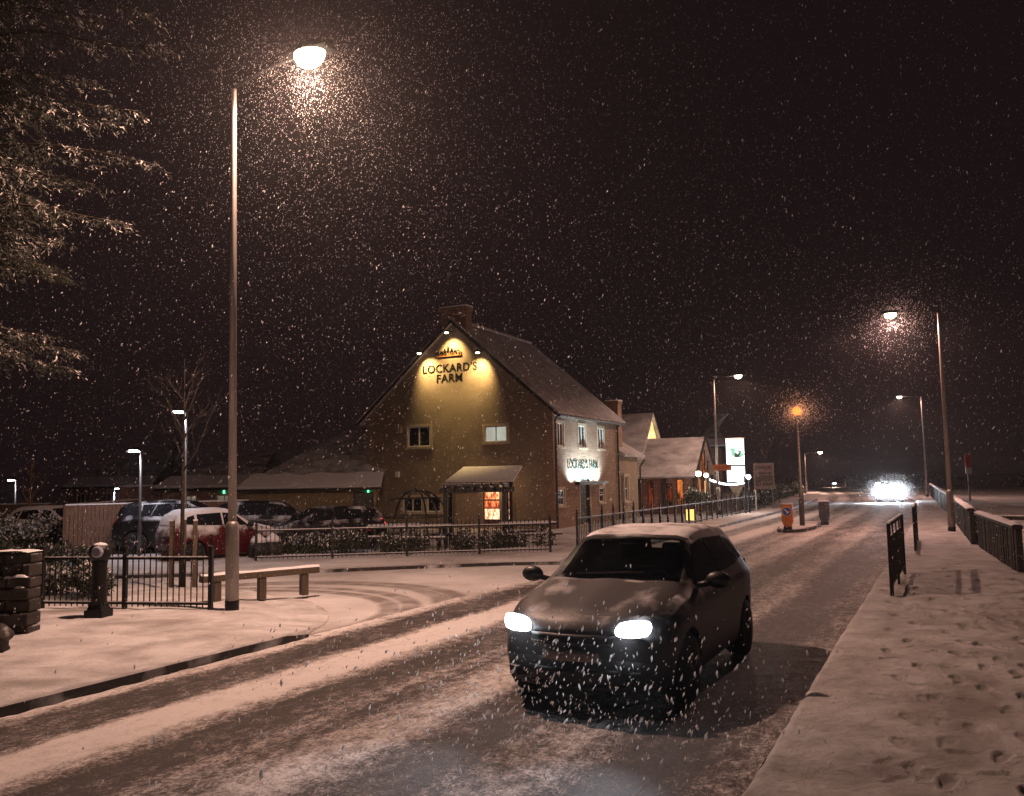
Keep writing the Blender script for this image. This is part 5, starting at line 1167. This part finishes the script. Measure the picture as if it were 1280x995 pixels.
def conifer():
    base = Vector((-9.6, 13.4, 0)); H = 12.5
    t = thing('conifer_tree', 'tall drooping evergreen with lamp-lit snowy sprays at the top left', 'tree', base)
    mb = MB(); mb.tube([(0,0,-.1),(.05,0,3),(0,.05,7),(0,0,H)], [.32,.26,.17,.03], 12); mb.build('trunk', BARK, t, True)
    P, D_, L_, W_, M_ = [], [], [], [], []; limbs = MB(); r = random.Random(21)
    brs = []
    for k in range(84):
        z = r.uniform(5.6, H-.4); a = r.uniform(-1.9, 1.5); ln = (H-z)*.12+1.5+r.uniform(-.5,.4); brs.append((z, a, ln, r.uniform(-.1,.25)))
    # the limbs that reach out over the road-side, as in the picture
    for px, py, D in ((205,48,12.6),(172,132,12.9),(200,190,12.2),(160,275,13.0),(140,140,12.0),(120,225,12.4),(100,440,12.8),(85,462,13.4),(130,20,12.6),(190,8,13.2),(118,100,12.6),(85,300,12.4),(64,420,12.2),(80,160,13.4)):
        q = at(px, py, D)-base; hl = math.hypot(q.x, q.y); brs.append((q.z+.35+.05*hl, math.atan2(q.y, q.x), hl, -.06))
    for bi, (z, a, ln, up) in enumerate(brs):
        out_ = bi >= 84
        d0 = Vector((math.cos(a), math.sin(a), 0)); sd = Vector((-d0.y, d0.x, 0)); n = 12; pts = []; wob = r.uniform(0, 9)
        for i in range(n+1):
            u = i/n; pts.append(Vector((0,0,z))+d0*ln*u+sd*(.18*mnoise.noise(Vector((u*2.2, wob, 0)))*ln*.4)+Vector((0,0, up*ln*u-.10*ln*u*u+.08*mnoise.noise(Vector((u*4, wob, 5))))))
        limbs.tube(pts, [.035*(1-.8*i/n)*(.6+ln*.12) for i in range(n+1)], 5)
        for i in range(2, n+1):
            u = i/n; tw = 5 if u < .95 else 7
            for q in range(tw):
                p0 = pts[i].lerp(pts[i-1], r.random()); s_ = r.choice((-1, 1)); l2 = (.25+.62*(1-u))*r.uniform(.5,1.1)*(.8+ln*.12)
                dd = (d0*r.uniform(.4,1.0)+sd*s_*r.uniform(.2,1.0)+Vector((0,0,r.uniform(-.55,.12)))).normalized()
                m_ = max(5, int(l2/.026)); snowy = r.random() < (.27 if out_ else .06)
                for j in range(m_):
                    w = j/m_; c = p0+dd*l2*w+Vector((0,0,-.32*l2*w*w)); top = r.random() < .62 and snowy
                    for e in range(2):
                        dv = dd*.65+Vector((r.gauss(0,.5), r.gauss(0,.5), r.gauss(-.35,.45)))
                        P.append(c+Vector((r.gauss(0,.02), r.gauss(0,.02), r.gauss(0,.02)))); D_.append(dv); L_.append(r.uniform(.045,.11)); W_.append(r.uniform(.005,.010)); M_.append(1 if top else 0)
    limbs.build('limbs', BARK, t, True)
    o = leaf_mesh('crown', P, D_, L_, W_, [mat('dark_needles', (.013,.017,.009), .7, .35, 4), mat('snow_on_needles', (.50,.47,.43), .8, .1, 8)], t, M_)
    print('conifer leaves', len(P))
conifer()
def bare_tree(label, base, H, seed, trunk_r=.05, clear=.35, m=None, spread=.42, stakes=False, snow_tw=False, levels=4, name='bare_tree', kids=5):
    t = thing(name, label, 'tree', base, 0); r = random.Random(seed); tr = MB(); cw = MB()
    tr.tube([(0,0,-.05),(.01,0,H*clear*.5),(0,.01,H*clear),(.015,0,H*.62),(0,0,H)], [trunk_r, trunk_r*.85, trunk_r*.7, trunk_r*.4, .006], 8)
    def grow(p, d, l, rad, lev):
        pts = [p]; q = p.copy(); dd = d.copy()
        for k in range(4): dd = (dd+Vector((r.gauss(0,.12), r.gauss(0,.12), .08))).normalized(); q = q+dd*l/4; pts.append(q.copy())
        cw.tube(pts, [rad, rad*.85, rad*.7, rad*.55, max(.003, rad*.35)], 5 if lev > 2 else 4)
        if lev <= 1: return
        for k in range(kids):
            i = r.randint(1, 4); a = r.uniform(0, 6.28); o = dd.orthogonal().normalized(); o = Matrix.Rotation(a, 3, dd) @ o
            grow(pts[i], (dd*r.uniform(.6,1)+o*r.uniform(.4,.9)).normalized(), l*r.uniform(.42,.65), rad*.5, lev-1)
    for k in range(9):
        z = H*(clear+(.9-clear)*k/9); a = k*2.4+r.uniform(-.4,.4)
        grow(Vector((0,0,z)), Vector((math.cos(a)*spread*1.4, math.sin(a)*spread*1.4, .75)).normalized(), H*spread*.62*(1-.45*k/9), trunk_r*.42, levels-1)
    m = m or BARK; tr.build('trunk', m, t, True); cw.build('crown', m, t, True); return t
bb_ = G(226, 735, .1)
bare_tree('young leafless street tree tied between three timber stakes behind the short railing', bb_, 4.55, 4, .05, .5, mat('wet_dark_bark', (.02,.016,.013), .8, .3, 12), .34, kids=4)
for i, px in enumerate((214, 229, 243)):
    t = thing('tree_stake', ['left timber stake supporting the young leafless tree', 'middle timber stake right beside the young leafless tree trunk', 'right timber stake supporting the young leafless tree'][i], 'stake', G(px, 733-(i == 1)*4, .1), .2*i, 'stakes around the young tree'); mb = MB(); mb.box((0,0,.55), (.085,.085,1.5)); mb.build('stake', TIMB, t, bevel=.01); mb = MB(); mb.box((0,0,1.31), (.085,.085,.025)); mb.build('snow_cap', SNOWC, t)
p = at(37, 640, 33); bare_tree('small leafless sapling lit warm from below near the left edge', Vector((p.x, 33, 0)), 3.3, 9, .06, .3, mat('pale_bark', (.22,.15,.09), .8, .3, 10), .42, kids=3, levels=3)
lamp('SPOT', (p.x+.5, 32.2, .5), (1,.62,.3), 70, None, .05, None, 80, .6, 'sapling_uplight').rotation_euler = Vector((-.4, .8, 2.0)).to_track_quat('-Z','Y').to_euler()
def shrub(label, c, size, n, snowf=.25, name='shrub', group=None, leaf=(.05,.09), cat='shrub', stems=True):
    t = thing(name, label, cat, c, 0, group); r = random.Random(int(abs(c[0])*977+c[1]*131)); P, D_, L_, W_, M_ = [], [], [], [], []
    lob = [(Vector((r.uniform(-1,1)*size[0]*.75, r.uniform(-1,1)*size[1]*.6, size[2]*r.uniform(.35,.72))), r.uniform(.4,.7)*min(size[0], size[2])) for _ in range(max(3, int(size[0]*5)))]
    mb = MB()
    for p, s_ in lob:
        mb.tube([(p.x*.4, p.y*.4, -.05), (p.x*.8, p.y*.8, p.z*.6), p], [.02,.012,.005], 4)
    mb.build('stems', BARK, t)
    for i in range(n):
        p, s_ = r.choice(lob); d = Vector((r.gauss(0,1), r.gauss(0,1), r.gauss(0,.8))).normalized(); q = p+d*s_*r.uniform(.55,1.05)
        if q.z < .02: q.z = r.uniform(.02,.2)
        P.append(q); D_.append(d+Vector((r.gauss(0,.6), r.gauss(0,.6), r.gauss(.1,.6)))); L_.append(r.uniform(*leaf)); W_.append(r.uniform(.012,.025)*leaf[1]/.09); M_.append(1 if (d.z > .1 and r.random() < snowf*1.8) else 0)
    leaf_mesh('foliage', P, D_, L_, W_, [LEAF, SNOWC], t, M_); return t
g = 'shrubs planted along the railings'
shrub('low leafy shrub behind the left part of the short railing', G(80, 745, .1), (.85,.3,.5), 2600, .22, group=g)
shrub('small leafy shrub behind the short railing, between bollard and stone wall', G(112, 747, .1), (.5,.3,.5), 1500, .22, group=g)
for i, (px, py) in enumerate(((365,696),(420,694),(500,693),(590,691),(655,688))):
    shrub(['dark shrub behind the left end of the garden railing', 'dark shrub behind the garden railing below the red tail lights', 'dark shrub behind the garden railing below the gazebo', 'dark shrub behind the garden railing below the pergola', 'dense dark shrub at the right corner of the garden railing'][i], G(px, py, 0)+Vector((0,.5,0)), (1.0,.35,.55), 2200, .12, group=g, leaf=(.06,.11))
shrub('dark clipped hedge with a light dusting beyond the left railing', at(48, 690, 22.5)*1.0-Vector((0,0,at(48,690,22.5).z)), (1.5,.7,.62), 6500, .1, 'hedge', None, (.06,.1), 'hedge')
shrub('rounded snowy mound of shrubs in front of the far left fence', at(20, 690, 30)-Vector((0,0,at(20,690,30).z)), (2.6,1.2,1.05), 7000, .34, 'shrub', None, (.08,.14))
shrub('dark evergreen beside the porch lantern, hung with tiny lights', Vector((at(873,640,48.6).x, 48.6, 0)), (.7,.6,1.7), 3200, .08, 'evergreen_bush', None, (.08,.14))
# hedges and woods far back
def hedge_line(label, p0, p1, h, n, name, kindlab='hedge', snowf=.12):
    t = thing(name, label, kindlab, p0, 0); r = random.Random(n); P, D_, L_, W_, M_ = [], [], [], [], []; d = p1-p0; sd = Vector((-d.y, d.x, 0)).normalized()
    for i in range(n):
        u = r.random(); hh = h*(.75+.5*mnoise.noise(Vector((u*d.length*.25, n, 0)))); z = hh*r.random()**.7; w = .8*math.sqrt(max(0, 1-(z/(hh+.01))**2)); q = d*u+sd*r.uniform(-w, w)+Vector((0,0,z)); P.append(q); D_.append(Vector((r.gauss(0,1), r.gauss(0,1), r.gauss(.3,1)))); L_.append(r.uniform(.12,.3)); W_.append(r.uniform(.03,.08)); M_.append(1 if r.random() < snowf and z > hh*.5 else 0)
    leaf_mesh('foliage', P, D_, L_, W_, [LEAF, SNOWC], t, M_)
    mb = MB()
    for k in range(int(d.length/2)): q = d*((k+.5)/int(d.length/2)); mb.tube([q, q+Vector((r.gauss(0,.1), r.gauss(0,.1), h*.7))], [.05,.02], 5)
    mb.build('stems', BARK, t); return t
hedge_line('dark hedge along the far left of the road, beyond the island', W(-11.2, 56), W(-10.5, 110), 1.5, 9000, 'hedge')
hedge_line('dark hedge along the top of the snowy field on the right', UN*24+US*52, UN*9+US*135, 2.2, 9000, 'hedge')
hedge_line('dark hedge closing the view where the road bends', W(-13, 150), W(14, 142), 2.4, 6000, 'hedge')
def dist_tree(label, p, H, seed): bare_tree(label, p, H, seed, .16, .28, BARK, .46, kids=4, levels=3, name='bare_tree')
dist_tree('bare tree standing left of the oncoming headlights, behind the far hedge', W(-12.5, 78), 6.5, 31)
dist_tree('bare tree rising behind the dim brick house', Vector((at(215,640,66).x, 66, 0)), 9.5, 33)
dist_tree('bare tree beyond the snowy field, near the red and white board', UN*17+US*66, 7.5, 34)
# ================================================================== AIR: falling snow
LAMP_A = at(385, 78, 14.1); LAMP_B = at(1122, 392, 31.0); LAMP_O = at(998, 516, 34.6)
hb = W(-2.9, 68.4, .8)
for sg in (-1, 1): lamp('POINT', hb+UN*.62*sg-US*.35, (.80,.88,1), 850, None, .12, None, name='far_headlight_glow')  # extra points added to brighten the flakes as headlight glare
def snowfall():
    def sect(n, r0, r1, zmax, amax=38):
        a = rng.uniform(-R(amax), R(amax), n*2); d = (r0**3+(r1**3-r0**3)*rng.random(n*2))**(1/3); z = rng.uniform(.05, zmax, n*2)
        ok = z < CAMZ+d*.66+.6; p = np.stack([d*np.sin(a), d*np.cos(a), z], 1)[ok][:n]; return p
    P = np.concatenate([sect(48000, 2.2, 20, 12.5), sect(80000, 20, 44, 15), sect(15000, 44, 80, 14)])
    # even snowfall; the denser flakes round the lamps are added below for glow
    n_, s_ = P[:, 0]*UN.x+P[:, 1]*UN.y, P[:, 0]*US.x+P[:, 1]*US.y
    keep = ~((n_ > -3.95) & (n_ < -2.0) & (s_ > 7.5) & (s_ < 11.9) & (P[:, 2] < 1.6))
    keep &= ~((n_ < BX+.2) & (n_ > BX-GW-.2) & (s_ > BS-.1) & (s_ < BS+12) & (P[:, 2] < 9))
    P = P[keep]; n = len(P)
    # spray of flakes churned up in front of the car
    m = 1500; q_n = rng.normal(-2.9, 1.05, m); q_s = 7.4-np.abs(rng.gamma(1.6, .8, m)); q_z = np.abs(rng.normal(.42, .36, m))+.05
    Q = np.stack([UN.x*q_n+US.x*q_s, UN.y*q_n+US.y*q_s, q_z], 1); Q = Q[np.hypot(Q[:, 0], Q[:, 1]) > 2.0]
    # extra flakes added round the lanterns and far headlights to stand for their glow
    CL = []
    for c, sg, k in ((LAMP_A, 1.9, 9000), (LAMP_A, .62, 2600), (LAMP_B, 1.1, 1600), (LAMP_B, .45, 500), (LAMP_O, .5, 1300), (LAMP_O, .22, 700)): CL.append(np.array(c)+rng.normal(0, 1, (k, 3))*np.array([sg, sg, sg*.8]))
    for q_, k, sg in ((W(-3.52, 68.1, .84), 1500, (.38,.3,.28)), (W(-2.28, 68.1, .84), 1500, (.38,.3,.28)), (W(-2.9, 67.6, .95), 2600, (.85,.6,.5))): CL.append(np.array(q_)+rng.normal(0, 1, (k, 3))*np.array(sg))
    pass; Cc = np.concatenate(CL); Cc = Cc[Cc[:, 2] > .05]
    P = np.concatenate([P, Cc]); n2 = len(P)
    P = np.concatenate([P, Q]); N_ = len(P)
    dist = np.linalg.norm(P-np.array([0,0,CAMZ]), axis=1)
    rad = np.clip(rng.lognormal(math.log(.00175), .58, N_), .0009, .0075); rad = rad*np.clip(dist/11, .5, 1.3)
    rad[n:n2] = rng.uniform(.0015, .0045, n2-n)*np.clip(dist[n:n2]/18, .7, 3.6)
    n = n2
    rad[n:] = np.clip(rng.lognormal(math.log(.0048), .45, N_-n), .002, .0095)
    ax = np.stack([rng.normal(.32, .30, N_), rng.normal(0, .30, N_), np.ones(N_)], 1); ax /= np.linalg.norm(ax, axis=1)[:, None]
    el = rng.uniform(1.8, 4.0, N_); el[n:] = rng.uniform(2.0, 3.6, N_-n)
    r0 = rng.normal(size=(N_, 3)); s1 = np.cross(ax, r0); s1 /= np.linalg.norm(s1, axis=1)[:, None]; s2 = np.cross(ax, s1)
    R_ = rad[:, None]; j = rng.uniform(.75, 1.25, (N_, 4))
    v = np.stack([P+ax*R_*el[:, None], P-ax*R_*el[:, None]*j[:, 3:], P+s1*R_*j[:, :1], P+s2*R_*j[:, 1:2], P-s1*R_*j[:, 2:3], P-s2*R_], 1).reshape(-1, 3)
    F6 = np.array([[0,2,3],[0,3,4],[0,4,5],[0,5,2],[1,3,2],[1,4,3],[1,5,4],[1,2,5]]); f = (F6[None]+6*np.arange(N_)[:, None, None]).reshape(-1, 3)
    me = bpy.data.meshes.new('falling_snow'); me.vertices.add(len(v)); me.vertices.foreach_set('co', v.astype(np.float32).ravel()); me.loops.add(f.size); me.loops.foreach_set('vertex_index', f.ravel().astype(np.int32)); me.polygons.add(len(f)); me.polygons.foreach_set('loop_start', np.arange(0, f.size, 3, dtype=np.int32)); me.update(); me.validate()
    m_, nt, N, L, Pn = node_mat('snowflake'); d = N.new('ShaderNodeBsdfDiffuse'); d.inputs[0].default_value = (.92,.92,.92,1); tl = N.new('ShaderNodeBsdfTranslucent'); tl.inputs[0].default_value = (.92,.92,.92,1); mx = N.new('ShaderNodeMixShader'); mx.inputs[0].default_value = .5
    L.new(d.outputs[0], mx.inputs[1]); L.new(tl.outputs[0], mx.inputs[2]); L.new(mx.outputs[0], N['Material Output'].inputs[0])
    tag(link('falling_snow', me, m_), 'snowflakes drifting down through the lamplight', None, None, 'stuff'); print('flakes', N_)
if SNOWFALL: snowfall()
def haze():
    m, nt, N, L, P = node_mat('snowy_air'); N.remove(P); v = N.new('ShaderNodeVolumePrincipled'); v.inputs['Color'].default_value = (.9,.88,.88,1); v.inputs['Density'].default_value = HAZE; v.inputs['Anisotropy'].default_value = .72
    L.new(v.outputs[0], N['Material Output'].inputs['Volume'])
    mb = MB(); mb.bb(-510, 510, -310, 1010, -1.03, 16); o = mb.build('haze', m); tag(o, 'cold night air thick with fine snow', None, None, 'stuff')
if HAZE: haze()
# ================================================================== NIGHT SKY AND RENDER
w = bpy.data.worlds.new('World'); scn.world = w; w.use_nodes = True
bg = w.node_tree.nodes['Background']; bg.inputs[0].default_value = (1, .56, .63, 1); bg.inputs[1].default_value = SKYS
# even dim sky glow; exposure set for the whole view
vs = scn.view_settings; vs.view_transform = 'Standard'; vs.look = 'None'; vs.exposure = .28; vs.gamma = 1; vs.use_curve_mapping = False
cy = scn.cycles; cy.max_bounces = 5; cy.diffuse_bounces = 2; cy.glossy_bounces = 3; cy.transmission_bounces = 3; cy.transparent_max_bounces = 6; cy.volume_bounces = 0
cy.sample_clamp_indirect = 3; cy.sample_clamp_direct = 0; cy.caustics_reflective = cy.caustics_refractive = False; cy.use_denoising = True; cy.use_adaptive_sampling = True; cy.adaptive_threshold = .012
cy.blur_glossy = .5
